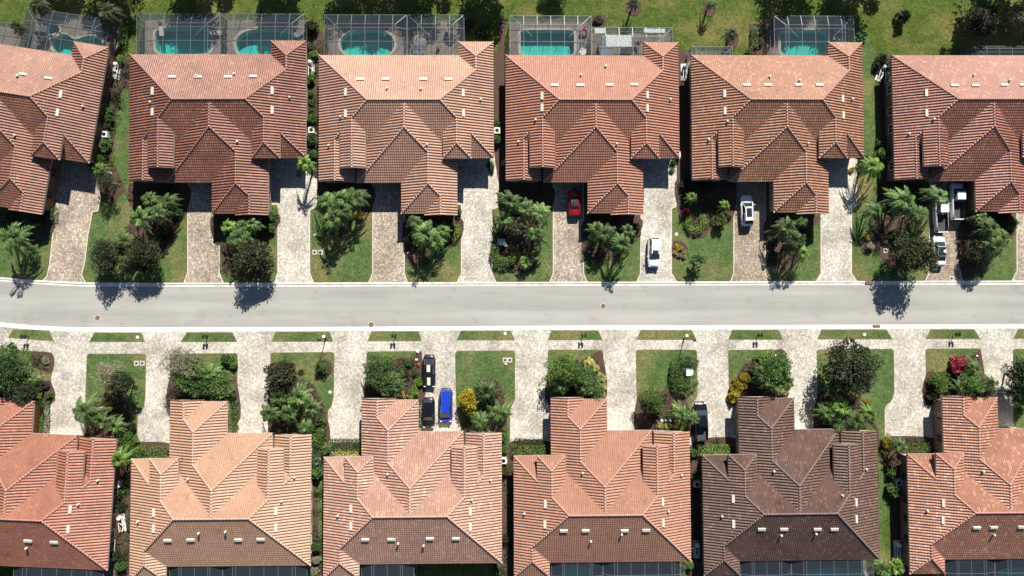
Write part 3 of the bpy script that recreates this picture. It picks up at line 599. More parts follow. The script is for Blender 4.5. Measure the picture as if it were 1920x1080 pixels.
# mulch beds
BEDS = [[(-30, 400), (60, 402), (100, 400), (98, 440), (70, 455), (40, 460), (20, 440), (-30, 440)], [(240, 344), (350, 344), (349, 400), (330, 415), (330, 450), (300, 475), (255, 470), (235, 440), (250, 400), (238, 370)],
 [(402, 402), (518, 402), (518, 430), (505, 450), (460, 470), (455, 510), (425, 515), (414, 490), (413, 462), (402, 455)], [(600, 346), (696, 346), (696, 395), (670, 410), (655, 425), (640, 445), (615, 430), (602, 400)],
 [(762, 406), (862, 406), (862, 455), (840, 465), (800, 475), (790, 495), (762, 490)], [(938, 347), (1034, 347), (1032, 400), (1010, 420), (1000, 470), (1000, 505), (965, 510), (925, 480), (926, 440), (940, 430)],
 [(1098, 406), (1198, 406), (1198, 445), (1185, 460), (1165, 480), (1130, 490), (1098, 488)], [(1272, 330), (1373, 330), (1373, 415), (1340, 416), (1325, 440), (1300, 448), (1280, 420), (1272, 400)],
 [(1439, 406), (1536, 406), (1520, 430), (1505, 470), (1480, 505), (1445, 500), (1438, 480)], [(1642, 340), (1738, 348), (1738, 400), (1715, 415), (1690, 440), (1690, 500), (1665, 500), (1640, 470), (1615, 470), (1630, 420), (1645, 400)],
 [(1804, 406), (1900, 406), (1900, 440), (1880, 450), (1860, 490), (1805, 520)],
 [(60, 661), (99, 664), (98, 699), (80, 695), (62, 684)], [(-40, 690), (15, 685), (35, 680), (60, 705), (75, 714), (96, 717), (93, 760), (-40, 760)], [(165, 800), (170, 770), (180, 745), (215, 735), (235, 745), (245, 790), (245, 830), (165, 830)],
 [(322, 700), (375, 695), (400, 690), (430, 700), (444, 715), (442, 800), (322, 790)], [(508, 715), (560, 710), (585, 720), (600, 745), (612, 775), (612, 834), (512, 834)], [(735, 675), (775, 670), (790, 662), (791, 758), (690, 754), (690, 700)],
 [(870, 760), (900, 720), (925, 710), (945, 740), (945, 834), (872, 834)], [(1030, 700), (1055, 675), (1090, 680), (1110, 665), (1130, 665), (1131, 758), (1029, 758)], [(1195, 745), (1220, 732), (1240, 735), (1250, 725), (1262, 735), (1280, 740), (1290, 760), (1296, 818), (1197, 818)],
 [(1366, 735), (1385, 700), (1400, 680), (1440, 664), (1470, 660), (1472, 758), (1368, 758)], [(1533, 740), (1570, 735), (1620, 750), (1640, 790), (1640, 834), (1535, 828)], [(1737, 700), (1765, 697), (1800, 680), (1825, 665), (1840, 665), (1841, 758), (1738, 758)],
 [(225, 825), (258, 828), (320, 832), (320, 862), (232, 862)], [(585, 800), (615, 828), (676, 830), (676, 860), (600, 860), (585, 830)], [(958, 828), (1030, 828), (1030, 856), (958, 856)], [(1305, 825), (1380, 822), (1380, 854), (1305, 854)], [(1655, 820), (1755, 822), (1755, 852), (1660, 852)], [(1860, 820), (1930, 812), (1930, 830), (1860, 830)]]
SIDE = [[(205, 100), (242, 110), (242, 180), (228, 210), (216, 240), (213, 285), (205, 300), (228, 330), (240, 352), (215, 380), (188, 365), (180, 330), (165, 310)], [(568, 60), (606, 60), (606, 345), (574, 320)],
 [(922, 95), (950, 95), (950, 350), (936, 350), (928, 300)], [(1270, 95), (1298, 95), (1298, 350), (1270, 350)], [(1640, 130), (1655, 105), (1672, 103), (1678, 350), (1648, 330), (1640, 220)],
 [(205, 830), (250, 860), (245, 1090), (200, 1090), (215, 960)], [(583, 860), (612, 860), (612, 1090), (583, 1090)], [(938, 850), (968, 850), (968, 1090), (938, 1090)], [(1292, 850), (1322, 850), (1322, 1090), (1292, 1090)], [(1668, 850), (1710, 850), (1712, 1090), (1670, 1090)],
 [(934, 34), (948, 34), (946, 100), (934, 100)], [(1405, 45), (1455, 45), (1455, 102), (1405, 102)]]
k = 0
for pl in BEDS + SIDE:
    k += 1; pts = smoothpoly(PP(pl), 4) if pl in BEDS else PP(pl); sheet('mulch_bed', [pts], MULCH, .09, .1255 + k * .0003)
# grass strips in the side yards
for pl in ([(222, 200), (240, 170), (242, 350), (232, 345), (214, 300), (216, 245)], [(1608, 60), (1642, 120), (1650, 350), (1612, 350)], [(1653, 1000), (1664, 950), (1660, 880), (1648, 860), (1648, 1060), (1664, 1060)], [(594, 870), (604, 890), (604, 990), (598, 1010)]):
    k += 1; sheet('lawn', [smoothpoly(PP(pl), 4)], LAWN, .09, .137 + k * .0003)
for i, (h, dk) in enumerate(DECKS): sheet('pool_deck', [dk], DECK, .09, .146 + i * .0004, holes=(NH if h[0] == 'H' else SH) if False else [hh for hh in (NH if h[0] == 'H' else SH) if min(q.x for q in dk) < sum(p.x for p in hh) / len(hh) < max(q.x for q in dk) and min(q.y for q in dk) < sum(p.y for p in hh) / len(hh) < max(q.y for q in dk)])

# ------------------------------------------------------------------ vegetation
def leafq(mb, c, d, wdt, ln, r, nrm=None):
    """one leaf-sized quad at c pointing along d"""
    d = d.normalized(); s = d.cross(nrm if nrm else Vector((random.gauss(0, .5), random.gauss(0, .5), 1))); s = (s.normalized() if s.length > 1e-4 else Vector((1, 0, 0))) * wdt / 2
    n = len(mb.v); e = c + d * ln; m_ = c + d * ln * .45
    mb.v += [tuple(c), tuple(m_ + s), tuple(e), tuple(m_ - s)]; mb.f.append((n, n + 1, n + 2, n + 3)); mb.a.append(r); mb.m.append(0)
def palm_crown(n, Lf, seed, h=0.0, wl=.085, npos=22, droop=.75, lo=.05, hi=1.15, lf=.24):
    random.seed(seed); mb = MB(); top = Vector((0, 0, h))
    for i in range(n):
        az = 2 * math.pi * (i * .382 + random.uniform(-.03, .03)); el = lo + (hi - lo) * (i / n) ** 1.1 + random.uniform(-.1, .1); LL = Lf * random.uniform(.82, 1.08) * (1 - .12 * (i / n))
        hd = Vector((math.cos(az), math.sin(az), 0)); side = Vector((-hd.y, hd.x, 0)); bend = random.uniform(-.25, .25); dr = droop * random.uniform(.8, 1.2); shade = random.uniform(.25, .85)
        def pt(t): return top + hd * LL * (math.cos(el) * t * (1 - .12 * t)) + side * bend * LL * t * t + Vector((0, 0, LL * (math.sin(el) * t - dr * (.35 + .65 * math.cos(el)) * t * t)))
        pts = [pt(k / 7) for k in range(8)]; mb.tube(pts, [.035 * (1 - .85 * k / 7) for k in range(8)], 3, .55, cap=False)
        for k in range(npos):
            t = .10 + .9 * (k + .5) / npos; c = pt(t); tg = (pt(min(1, t + .02)) - pt(t - .02)).normalized(); ll = LL * lf * max(.15, math.sin(math.pi * (t * .82 + .13)))
            for sg in (-1, 1):
                d = (side * sg * random.uniform(.8, 1.0) + tg * (.45 + t * .8) + Vector((0, 0, random.uniform(-.65, .15)))); leafq(mb, c, d, wl, ll * random.uniform(.8, 1.15), min(1, max(0, shade + random.uniform(-.28, .28))), Vector((0, 0, 1)) + tg * .2)
    return mb.mesh('crown')
def trunk_mesh(h, r0, r1, lean=(0, 0), n=8):
    mb = MB(); pts = [(lean[0] * (k / 6) ** 1.5, lean[1] * (k / 6) ** 1.5, h * k / 6) for k in range(7)]
    mb.tube(pts, [r0 * (1.25 if k == 0 else 1) + (r1 - r0) * k / 6 for k in range(7)], n); return mb.mesh('trunk', True)
def blob_crown(seed, R_, hz, nb, nl, lw=.15, ll=.24, spread=.62, low=.0, sparse=False):
    random.seed(seed); mb = MB(); cs = []
    for i in range(nb):
        a = 2.39996 * i + random.uniform(-.3, .3); rr = R_ * spread * math.sqrt((i + .5) / nb) * random.uniform(.62, 1.4); z = hz * (random.uniform(-.45, .45) + .45 * (1 - (rr / R_) ** 2)) + low
        cs.append((Vector((rr * math.cos(a), rr * math.sin(a), z)), R_ * random.uniform(.13, .36)))
    for c, br in cs:
        sh = random.uniform(-.2, .2)
        for _ in range(nl):
            d = Vector((random.gauss(0, 1), random.gauss(0, 1), random.gauss(.25, .8))).normalized(); q = c + d * br * (random.uniform(.55, 1.12)) * Vector((1, 1, .8)).length / 1.6
            leafq(mb, q, d * .7 + Vector((random.gauss(0, .6), random.gauss(0, .6), random.gauss(0, .4))), lw, ll * random.uniform(.7, 1.3), min(1, max(0, .45 + sh + d.z * .15 + random.uniform(-.35, .4))))
    return mb.mesh('crown'), cs
def limbs_mesh(cs, h, r0):
    mb = MB(); mb.tube([(0, 0, 0), (.05, .03, h * .35), (.02, -.04, h * .6)], [r0 * 1.3, r0, r0 * .8], 8)
    for c, br in cs[::2]:
        e = c + Vector((0, 0, h)); mb.tube([(.02, -.04, h * .52), tuple(Vector((0, 0, h * .6)).lerp(e, .5) + Vector((0, 0, .1))), tuple(e)], [r0 * .5, r0 * .3, r0 * .12], 5)
    return mb.mesh('trunk', True)
CR = {}
for i in range(5): CR['queen', i] = (palm_crown(16 + i % 4, 2.8, 50 + i, droop=.80 + .08 * (i % 3), hi=1.2, lo=-.15, wl=.095, npos=26), None)
for i in range(2): CR['stout', i] = (palm_crown(20, 2.5, 150 + i, droop=1.0, hi=1.25, wl=.10, npos=24, lf=.2), None)
for i in range(3): CR['fan', i] = (palm_crown(16, 1.25, 70 + i, wl=.10, npos=9, droop=.35, lo=.15, hi=1.25, lf=.42), None)
for i in range(4): CR['tree', i] = blob_crown(90 + i, 2.7, 2.1, 36, 165, .15, .25, .78)
for i in range(2): CR['airy', i] = blob_crown(110 + i, 2.3, 1.8, 26, 95, .07, .34, .72)
for i in range(4): CR['bush', i] = blob_crown(130 + i, 1.0, .8, 16, 120, .10, .16, .6, .35)
for i in range(2): CR['ball', i] = blob_crown(140 + i, 1.0, .9, 40, 70, .075, .12, .66, .4)
PT, LT = {}, {}
ITEMS = []     # (name, desc, category, group, zone, object) collected so labels can be made unique
ORD = ['first', 'second', 'third', 'fourth', 'fifth', 'sixth', 'seventh', 'eighth', 'ninth', 'tenth', 'eleventh', 'twelfth']
def zone(px, py):
    if py < 100: return 'on the top edge lawn'
    top = py < 535
    if top:
        if py > 345 or (px > 1640 and py > 340):
            ed = [130, 375, 550, 730, 895, 1065, 1230, 1405, 1570, 1745]
            i = sum(px > e for e in ed); return 'in the %s lawn above the road' % ORD[i]
        gaps = [(260, 'the first and second'), (620, 'the second and third'), (945, 'the third and fourth'), (1300, 'the fourth and fifth'), (1700, 'the fifth and last')]
        for g, t in gaps:
            if px < g: return 'between %s upper houses' % t
        return 'beside the last upper house'
    if py < 818:
        ed = [130, 295, 475, 655, 820, 995, 1160, 1340, 1500, 1705, 1870]; i = sum(px > e for e in ed); return 'in the %s garden below the road' % ORD[i]
    for g, t in [(262, 'the first and second'), (610, 'the second and third'), (955, 'the third and fourth'), (1310, 'the fourth and fifth'), (1700, 'the fifth and sixth')]:
        if px < g + 60: return 'between %s lower houses' % t
    return 'beside the sixth lower house'
def reg(o, desc, cat, group, px, py): ITEMS.append([o, desc, cat, group, zone(px, py), px, py]); return o
NUM = [0]
def plant(kind, px, py, h, size, colr, desc, lean=0.0, zz=None):
    """px, py: where the crown shows in the photo; h: crown height; size: crown radius in metres"""
    NUM[0] += 1; n = NUM[0]; c = P(px, py, max(h, .1)); rz = (n * 2.39) % 6.28; z0 = .1
    if kind in ('queen', 'stout', 'fan'):
        me, _ = CR[kind, n % {'queen': 5, 'stout': 2, 'fan': 3}[kind]]; s = size / {'queen': 2.55, 'stout': 2.1, 'fan': 1.3}[kind]
        root = empty('palm_tree', (c.x, c.y, z0)); root.rotation_euler.z = rz
        key = ('p', round(h * 2), kind); tr = PT.get(key) or trunk_mesh(round(h * 2) / 2, .15 if kind != 'fan' else .1, .10 if kind != 'fan' else .07); PT[key] = tr
        mobj('trunk', tr, PBARK, root, s=(1, 1, (h - z0) / (round(h * 2) / 2) if h > .6 else .5)); mobj('crown', me, LM[colr], root, (0, 0, h - z0), s=(s, s, s)); cat, gr = 'palm tree', 'palm trees in the gardens'
    elif kind in ('tree', 'airy'):
        me, cs = CR[kind, n % (4 if kind == 'tree' else 2)]; s = size / 2.5
        root = empty('garden_tree', (c.x, c.y, z0)); root.rotation_euler.z = rz
        key = (kind, n % (4 if kind == 'tree' else 2), round(h)); lt = LT.get(key) or limbs_mesh(cs, round(h), .14); LT[key] = lt
        mobj('trunk', lt, BARK, root, s=(s, s, h / round(h))); mobj('crown', me, LM[colr], root, (0, 0, h - z0), s=(s * (.86 + .05 * (n * 7 % 8)), s * (.86 + .05 * (n * 5 % 8)), s)); cat, gr = 'tree', 'leafy trees in the gardens'
    else:
        nm = 'shrub'; k2 = 'ball' if kind == 'ball' else 'bush'; me, cs = CR[k2, n % (2 if k2 == 'ball' else 4)]; s = size / .95
        c = P(px, py, .1 + size * .6); root = empty(nm, (c.x, c.y, z0)); root.rotation_euler.z = rz
        hs = h if h else 1.0
        mobj('foliage', me, LM[colr], root, s=(s, s, s * hs)); cat, gr = 'shrub', 'shrubs in the gardens'
        key = ('s', k2); st = LT.get(key)
        if not st: mb = MB(); [mb.tube([(0, 0, -.05), (math.cos(a) * .25, math.sin(a) * .25, .45)], [.05, .02], 5) for a in (0, 1.3, 2.5, 3.8, 5)]; st = LT[key] = mb.mesh('stem')
        mobj('stem', st, BARK, root, s=(s, s, s * hs))
    return reg(root, desc, cat, gr, px, py)
Q, ST, FN, TR, AI, BU, BA = 'queen', 'stout', 'fan', 'tree', 'airy', 'bush', 'ball'
q_, d_, g_ = 'feathery green queen palm', 'dark leafy tree', 'small green shrub'
PL = [
 # lawns above the road
 (Q, 22, 445, 4.5, 3.2, 'palm', 'broad drooping palm'), (FN, 60, 470, 1.5, 1.3, 'palm', 'low fan palm'), (BU, 15, 410, 1, .9, 'green', g_), (BU, 75, 415, .8, .7, 'dark', 'small dark shrub'),
 (AI, 200, 340, 2.6, 1.7, 'dark', 'thin dark-leaved tree'), (Q, 186, 318, 3.0, 1.5, 'bright', 'bright slim palm'), (Q, 280, 375, 3.6, 1.9, 'palm', q_), (Q, 314, 378, 3.4, 1.8, 'palm', q_), (Q, 262, 408, 4.2, 2.7, 'palm', q_),
 (TR, 200, 480, 2.6, 2.1, 'dark', d_), (Q, 236, 452, 3.0, 2.0, 'palm', q_), (Q, 232, 492, 2.4, 1.8, 'palm', q_), (TR, 272, 480, 2.6, 2.3, 'olive', 'large olive-brown tree'), (BU, 310, 430, 1, 1.2, 'dark', 'dark shrub under the palms'), (BU, 330, 400, 1, .9, 'green', g_), (BU, 225, 460, 1, 1.0, 'olive', 'olive shrub'), (BU, 300, 452, 1, .9, 'olive', 'olive shrub'),
 (Q, 446, 446, 3.6, 2.6, 'palm', q_), (Q, 428, 425, 3.2, 1.8, 'bright', 'bright green palm'), (Q, 473, 420, 3.4, 1.7, 'palm', q_), (TR, 478, 486, 2.8, 2.7, 'olive', 'rounded olive-brown tree over the kerb'), (BU, 455, 475, 1, .8, 'dark', 'small dark shrub'), (BA, 510, 405, 1, .6, 'green', 'clipped round shrub'), (BU, 508, 428, 1, .8, 'green', g_),
 (Q, 572, 306, 4.4, 1.9, 'bright', 'tall palm with a slim trunk beside the driveway'), (BU, 587, 290, 1, .8, 'green', g_),
 (Q, 612, 378, 3.8, 2.4, 'palm', q_), (Q, 640, 392, 4.2, 2.6, 'palm', q_), (Q, 668, 372, 4.0, 2.5, 'palm', q_), (Q, 622, 412, 4.4, 2.5, 'palm', q_), (Q, 654, 362, 3.0, 1.6, 'palm', 'short queen palm'), (BU, 672, 402, .7, .9, 'yellow', 'yellow-flowering shrub'), (BU, 656, 408, .7, .6, 'yellow', 'small yellow shrub'), (BU, 628, 425, 1, .8, 'dark', 'small dark shrub'),
 (Q, 797, 438, 4.0, 2.9, 'palm', q_), (Q, 776, 415, 3.2, 1.7, 'palm', 'short queen palm'), (Q, 830, 432, 3.0, 1.7, 'bright', 'bright green palm'), (BU, 768, 448, 1, .9, 'olive', 'pale speckled shrub'), (BU, 785, 455, 1, .8, 'bright', 'bright green shrub'), (BU, 848, 428, 1, .8, 'brown', 'brown shrub'), (BA, 800, 488, 1, .8, 'green', 'clipped round shrub'), (BU, 860, 398, 1, .6, 'green', g_),
 (ST, 955, 378, 4.0, 2.4, 'palm', 'full bushy palm'), (ST, 985, 392, 3.6, 2.3, 'palm', 'full bushy palm'), (Q, 1012, 400, 3.8, 2.4, 'palm', q_), (ST, 948, 410, 3.2, 1.9, 'palm', 'dark drooping palm'), (ST, 1005, 440, 3.5, 2.0, 'palm', 'drooping palm hanging over the lawn'), (ST, 975, 430, 3.2, 1.9, 'dark', 'shaded palm'), (FN, 985, 492, 1.2, 1.4, 'palm', 'low spiky palm'), (FN, 1005, 480, 1.2, 1.2, 'palm', 'low arching palm'), (BU, 987, 412, .8, .5, 'cream', 'cream-flowering shrub'),
 (Q, 1135, 438, 3.6, 2.3, 'palm', q_), (Q, 1165, 458, 4.0, 2.2, 'palm', q_), (Q, 1178, 433, 3.2, 1.8, 'palm', q_), (FN, 1110, 455, 1.0, .9, 'olive', 'low fan palm'), (BU, 1192, 425, 1, .8, 'olive', 'pale speckled shrub'), (BU, 1128, 470, 1, .9, 'brown', 'brown shrub'), (BU, 1112, 407, 1, .7, 'dark', 'small dark shrub'), (BU, 1160, 408, 1, .8, 'dark', 'small dark shrub'), (BU, 1182, 446, 1, .7, 'bright', 'bright green shrub'),
 (Q, 1298, 370, 2.4, 1.3, 'bright', 'small young palm'), (Q, 1360, 385, 2.2, 1.2, 'bright', 'small young palm'), (BA, 1355, 406, 1, .35, 'bright', 'small yellow-green ball shrub'), (BA, 1368, 406, 1, .38, 'bright', 'small yellow-green ball shrub'), (BA, 1362, 398, 1, .32, 'bright', 'small yellow-green ball shrub'), (BA, 1343, 392, 1, .33, 'green', 'small green ball shrub'), (BA, 1345, 375, 1, .33, 'green', 'small green ball shrub'), (BA, 1338, 382, 1, .33, 'green', 'small green ball shrub'),
 (BU, 1348, 418, 1, 1.2, 'green', 'leafy green shrub'), (FN, 1308, 488, 1.6, 1.6, 'palm', 'low spreading sago palm'), (BU, 1288, 396, .8, .6, 'red', 'small reddish shrub'), (BU, 1285, 345, .9, 1.0, 'dark', 'dark low shrub'), (BU, 1305, 350, .9, 1.0, 'dark', 'dark low shrub'), (BU, 1330, 350, .9, .9, 'dark', 'dark low shrub'),
 (Q, 1476, 428, 3.8, 2.6, 'palm', q_), (Q, 1492, 452, 4.2, 2.5, 'palm', q_), (Q, 1503, 415, 3.0, 1.6, 'palm', 'short queen palm'), (Q, 1505, 475, 3.0, 1.7, 'bright', 'bright green palm'), (BU, 1450, 450, 1, 1.0, 'dark', 'small dark shrub'), (BU, 1516, 445, 1, .7, 'green', g_), (BU, 1450, 478, 1, .9, 'dark', 'small dark shrub'),
 (Q, 1636, 312, 3.8, 2.6, 'bright', 'spidery tall palm'), (BU, 1622, 300, 1, 1.0, 'dark', 'small dark shrub'), (BU, 1652, 390, 1, .9, 'green', g_), (Q, 1693, 375, 4.0, 3.0, 'palm', q_), (Q, 1720, 400, 3.6, 2.3, 'palm', q_), (Q, 1760, 368, 4.2, 2.5, 'palm', q_), (TR, 1708, 476, 2.9, 3.4, 'olive', 'large olive-brown tree over the kerb'), (BU, 1625, 444, .7, .5, 'yellow', 'tiny yellow shrub'), (BU, 1632, 462, .9, .7, 'pale', 'white-flowering shrub'), (BU, 1680, 440, 1, .9, 'green', g_),
 (Q, 1858, 428, 3.8, 2.6, 'palm', q_), (Q, 1868, 462, 4.0, 2.3, 'palm', q_), (Q, 1838, 408, 3.0, 1.6, 'palm', 'short queen palm'), (TR, 1826, 480, 1.3, 1.8, 'dark', d_), (BU, 1898, 420, 1, 1.0, 'bright', 'bright green shrub'), (BU, 1890, 405, 1, .7, 'red', 'small reddish shrub'),
 # gardens below the road
 (TR, 22, 692, 3.0, 2.6, 'green', 'broad green tree'), (TR, 45, 735, 2.4, 2.0, 'dark', d_), (Q, 52, 712, 2.6, 1.8, 'palm', q_), (BU, 77, 722, .8, 1.0, 'brown', 'brown shrub'), (BU, 68, 744, .9, 1.0, 'bright', 'bright green shrub'), (BU, 92, 742, .9, .6, 'bright', 'bright green shrub'), (BU, 83, 676, .6, .7, 'pale', 'greyish shrub'), (BU, 5, 738, 1, 1.2, 'green', g_),
 (AI, 208, 700, 3.0, 2.3, 'pale', 'nearly bare beige-twigged tree'), (TR, 230, 718, 3.2, 1.6, 'dark', 'dark narrow tree'), (Q, 158, 772, 4.2, 3.0, 'palm', q_), (Q, 190, 790, 3.4, 2.0, 'palm', q_), (Q, 215, 800, 2.6, 1.9, 'palm', q_), (BU, 202, 765, .8, .9, 'yellow', 'yellow-brown shrub'), (BU, 190, 782, .8, .7, 'yellow', 'yellow-brown shrub'), (BU, 232, 815, 1, 1.4, 'green', 'leafy green shrub'), (BU, 244, 800, 1, 1.0, 'dark', 'small dark shrub'),
 (AI, 342, 682, 3.8, 2.4, 'pale', 'beige-leaved airy tree'), (TR, 360, 705, 3.0, 2.2, 'green', 'round green tree'), (TR, 380, 722, 2.6, 1.8, 'green', 'round green tree'), (TR, 412, 722, 2.2, 1.8, 'palm', 'low green tree'), (BU, 398, 712, 1, 1.1, 'bright', 'bright green shrub'), (BU, 425, 674, 1, 1.0, 'green', 'leafy green shrub'), (BU, 438, 684, 1, .7, 'green', 'leafy green shrub'), (BU, 428, 745, 1, 1.1, 'green', 'leafy green shrub'),
 (TR, 530, 705, 3.2, 2.2, 'olive', 'olive-green airy tree'), (Q, 560, 745, 3.8, 2.8, 'palm', q_), (Q, 585, 765, 3.4, 2.2, 'palm', q_), (Q, 540, 775, 3.2, 2.3, 'palm', q_), (Q, 572, 800, 2.8, 2.0, 'palm', q_), (Q, 505, 775, 3.6, 2.0, 'palm', q_), (BA, 604, 686, 1, 1.1, 'green', 'round clipped tree shrub on the open grass'), (BU, 595, 815, 1, 1.3, 'bright', 'bright green shrub'), (BU, 600, 790, 1, .9, 'green', g_),
 (TR, 712, 698, 2.8, 1.9, 'green', 'round green tree'), (TR, 728, 715, 2.6, 1.9, 'palm', 'low green tree'), (Q, 706, 712, 3.0, 1.8, 'bright', 'bright green palm'), (BU, 725, 675, 1, .9, 'bright', 'bright green shrub'), (BU, 745, 695, .8, 1.3, 'olive', 'olive shrub'), (BU, 755, 700, 1, .9, 'dark', 'small dark shrub'), (BU, 764, 680, 1, .6, 'green', g_), (BU, 778, 700, .8, .6, 'green', g_), (BU, 785, 717, .8, .8, 'bright', 'bright green shrub'), (BU, 776, 735, .8, 1.0, 'bright', 'bright green shrub'), (BU, 725, 739, .7, .6, 'cream', 'cream-flowering shrub'), (BU, 738, 740, .7, .6, 'cream', 'cream-flowering shrub'), (BU, 752, 740, .7, .6, 'cream', 'cream-flowering shrub'), (BU, 768, 742, .7, .6, 'cream', 'cream-flowering shrub'),
 (BU, 877, 748, 1.2, 1.75, 'yellow', 'big golden domed shrub'), (ST, 884, 768, 1.8, 1.5, 'palmy', 'yellow-green palm'), (Q, 912, 735, 3.4, 2.3, 'palm', q_), (Q, 935, 775, 3.6, 2.6, 'palm', q_), (Q, 900, 790, 3.0, 2.1, 'palm', q_), (BU, 942, 815, 1, 1.0, 'bright', 'bright green shrub'), (BU, 905, 760, 1, 1.1, 'green', g_), (BU, 920, 745, 1, 1.2, 'olive', 'olive shrub'),
 (TR, 1056, 692, 2.8, 2.1, 'bright', 'bright green spreading tree'), (TR, 1075, 700, 2.4, 1.5, 'green', 'round green tree'), (TR, 1104, 712, 2.4, 1.7, 'palm', 'low green tree'), (TR, 1112, 735, 2.2, 1.5, 'green', 'round green tree'), (BU, 1045, 738, 1, 1.2, 'green', 'leafy green shrub'), (BU, 1070, 736, 1, 1.0, 'dark', 'small dark shrub'), (BU, 1105, 680, 1, .9, 'cream', 'pale yellow shrub'), (BU, 1116, 692, 1, .8, 'cream', 'pale yellow shrub'), (BU, 1126, 708, 1, .9, 'cream', 'pale yellow shrub'), (BU, 1128, 726, 1, .8, 'cream', 'pale yellow shrub'), (BU, 1129, 741, 1, .6, 'cream', 'pale yellow shrub'),
 (TR, 1222, 752, 2.6, 1.6, 'bright', 'bright green spreading tree'), (BU, 1232, 770, 1, 1.0, 'green', g_), (Q, 1275, 775, 2.4, 2.0, 'palm', q_), (Q, 1300, 785, 2.2, 1.5, 'palm', q_), (BU, 1238, 798, .6, .6, 'cream', 'cream-flowering shrub'), (BU, 1252, 799, .6, .6, 'cream', 'cream-flowering shrub'), (BU, 1266, 800, .6, .6, 'cream', 'cream-flowering shrub'), (BU, 1280, 797, 1, .9, 'bright', 'bright green shrub'), (FN, 1247, 742, 1.0, .6, 'olive', 'tiny fan palm'),
 (BU, 1396, 708, 1, 1.0, 'yellow', 'golden yellow shrub'), (BU, 1384, 722, 1, 1.1, 'yellow', 'golden yellow shrub'), (BU, 1378, 738, 1, 1.1, 'yellow', 'golden yellow shrub'), (BU, 1374, 750, 1, .8, 'yellow', 'golden yellow shrub'), (TR, 1452, 690, 3.0, 2.2, 'green', 'round green tree'), (Q, 1448, 720, 3.4, 2.5, 'palm', q_), (Q, 1475, 715, 3.2, 2.0, 'bright', 'bright green palm'), (BU, 1430, 672, 1, 1.1, 'bright', 'bright green shrub'), (BU, 1415, 690, 1, 1.0, 'brown', 'brown shrub'), (BU, 1467, 735, 1, .7, 'cream', 'cream-flowering shrub'), (BU, 1418, 722, 1, 1.2, 'olive', 'olive shrub'),
 (TR, 1592, 688, 4.0, 3.0, 'dark', 'very large dark tree'), (TR, 1612, 700, 3.6, 1.9, 'dark', 'dark round tree'), (Q, 1577, 765, 3.6, 2.4, 'bright', 'bright green palm'), (Q, 1605, 790, 3.4, 2.4, 'palm', q_), (Q, 1572, 795, 3.0, 2.0, 'palm', q_), (Q, 1630, 775, 2.8, 1.8, 'bright', 'bright green palm'), (BU, 1628, 755, .8, .6, 'yellow', 'tiny yellow shrub'), (BU, 1614, 787, .8, .6, 'yellow', 'tiny yellow shrub'), (BU, 1546, 765, 1, .9, 'brown', 'brown shrub'), (BU, 1625, 808, 1, 1.0, 'bright', 'bright green shrub'),
 (BU, 1796, 684, 1.5, 1.45, 'red', 'round crimson-leaved shrub'), (BA, 1761, 715, 1, 1.6, 'bright', 'large clipped round shrub'), (Q, 1828, 692, 3.2, 2.0, 'palm', q_), (Q, 1852, 722, 3.6, 2.2, 'palm', q_), (TR, 1818, 722, 2.8, 1.9, 'green', 'round green tree'), (TR, 1840, 735, 2.2, 1.4, 'dark', d_), (BU, 1748, 745, 1, .9, 'olive', 'olive shrub'),
 (TR, 1915, 705, 3.4, 2.4, 'dark', d_), (TR, 1918, 740, 2.6, 1.6, 'green', 'round green tree'), (BU, 1912, 770, 1, .9, 'bright', 'bright green shrub'),
 (Q, 395, 700, 3.4, 2.1, 'palm', q_), (Q, 372, 728, 3.2, 2.2, 'palm', q_), (Q, 700, 690, 3.4, 2.1, 'palm', q_), (Q, 738, 722, 3.0, 2.0, 'palm', q_), (Q, 1100, 728, 3.0, 2.1, 'palm', q_), (Q, 1052, 722, 2.8, 2.0, 'palm', q_), (Q, 1430, 700, 3.2, 2.1, 'palm', q_), (Q, 20, 725, 3.4, 2.3, 'palm', q_), (Q, 1550, 775, 3.0, 1.9, 'palm', q_), (Q, 1905, 735, 3.2, 2.0, 'palm', q_), (Q, 1800, 725, 3.0, 1.8, 'palm', q_), (Q, 525, 745, 3.4, 2.4, 'palm', q_),
 (Q, 1640, 395, 3.2, 2.0, 'palm', 'short queen palm'), (Q, 296, 398, 3.6, 2.2, 'palm', q_), (Q, 640, 372, 3.8, 2.3, 'palm', q_), (Q, 815, 452, 3.4, 2.2, 'palm', q_), (Q, 1120, 430, 3.2, 1.9, 'palm', q_), (Q, 1880, 448, 3.4, 2.2, 'palm', q_), (Q, 455, 425, 3.3, 1.9, 'palm', q_),
 # side yards
 (BU, 204, 222, 1, .9, 'green', g_), (BU, 207, 208, 1, .7, 'green', g_), (BU, 205, 232, 1, .6, 'green', g_), (BU, 197, 271, 1, 1.1, 'green', 'leafy green shrub'), (BU, 189, 298, 1, .9, 'green', g_), (BU, 186, 312, 1, .9, 'bright', 'bright green shrub'), (BU, 226, 111, 1, .7, 'bright', 'bright green shrub'),
 (BA, 582, 88, 1, .75, 'olive', 'greyish round shrub'), (BU, 588, 102, 1, .8, 'bright', 'bright green shrub'), (BU, 582, 148, 1, .9, 'green', g_), (BU, 583, 175, 1, .5, 'green', g_), (BU, 584, 192, 1, .5, 'green', g_), (BU, 584, 207, 1, .5, 'green', g_), (BU, 584, 226, 1, 1.1, 'green', 'leafy green shrub'), (BU, 584, 262, 1, 1.0, 'green', 'leafy green shrub'), (BU, 584, 290, 1, .8, 'dark', 'small dark shrub'), (BU, 584, 50, 1, 1.2, 'olive', 'grey-green shrub'),
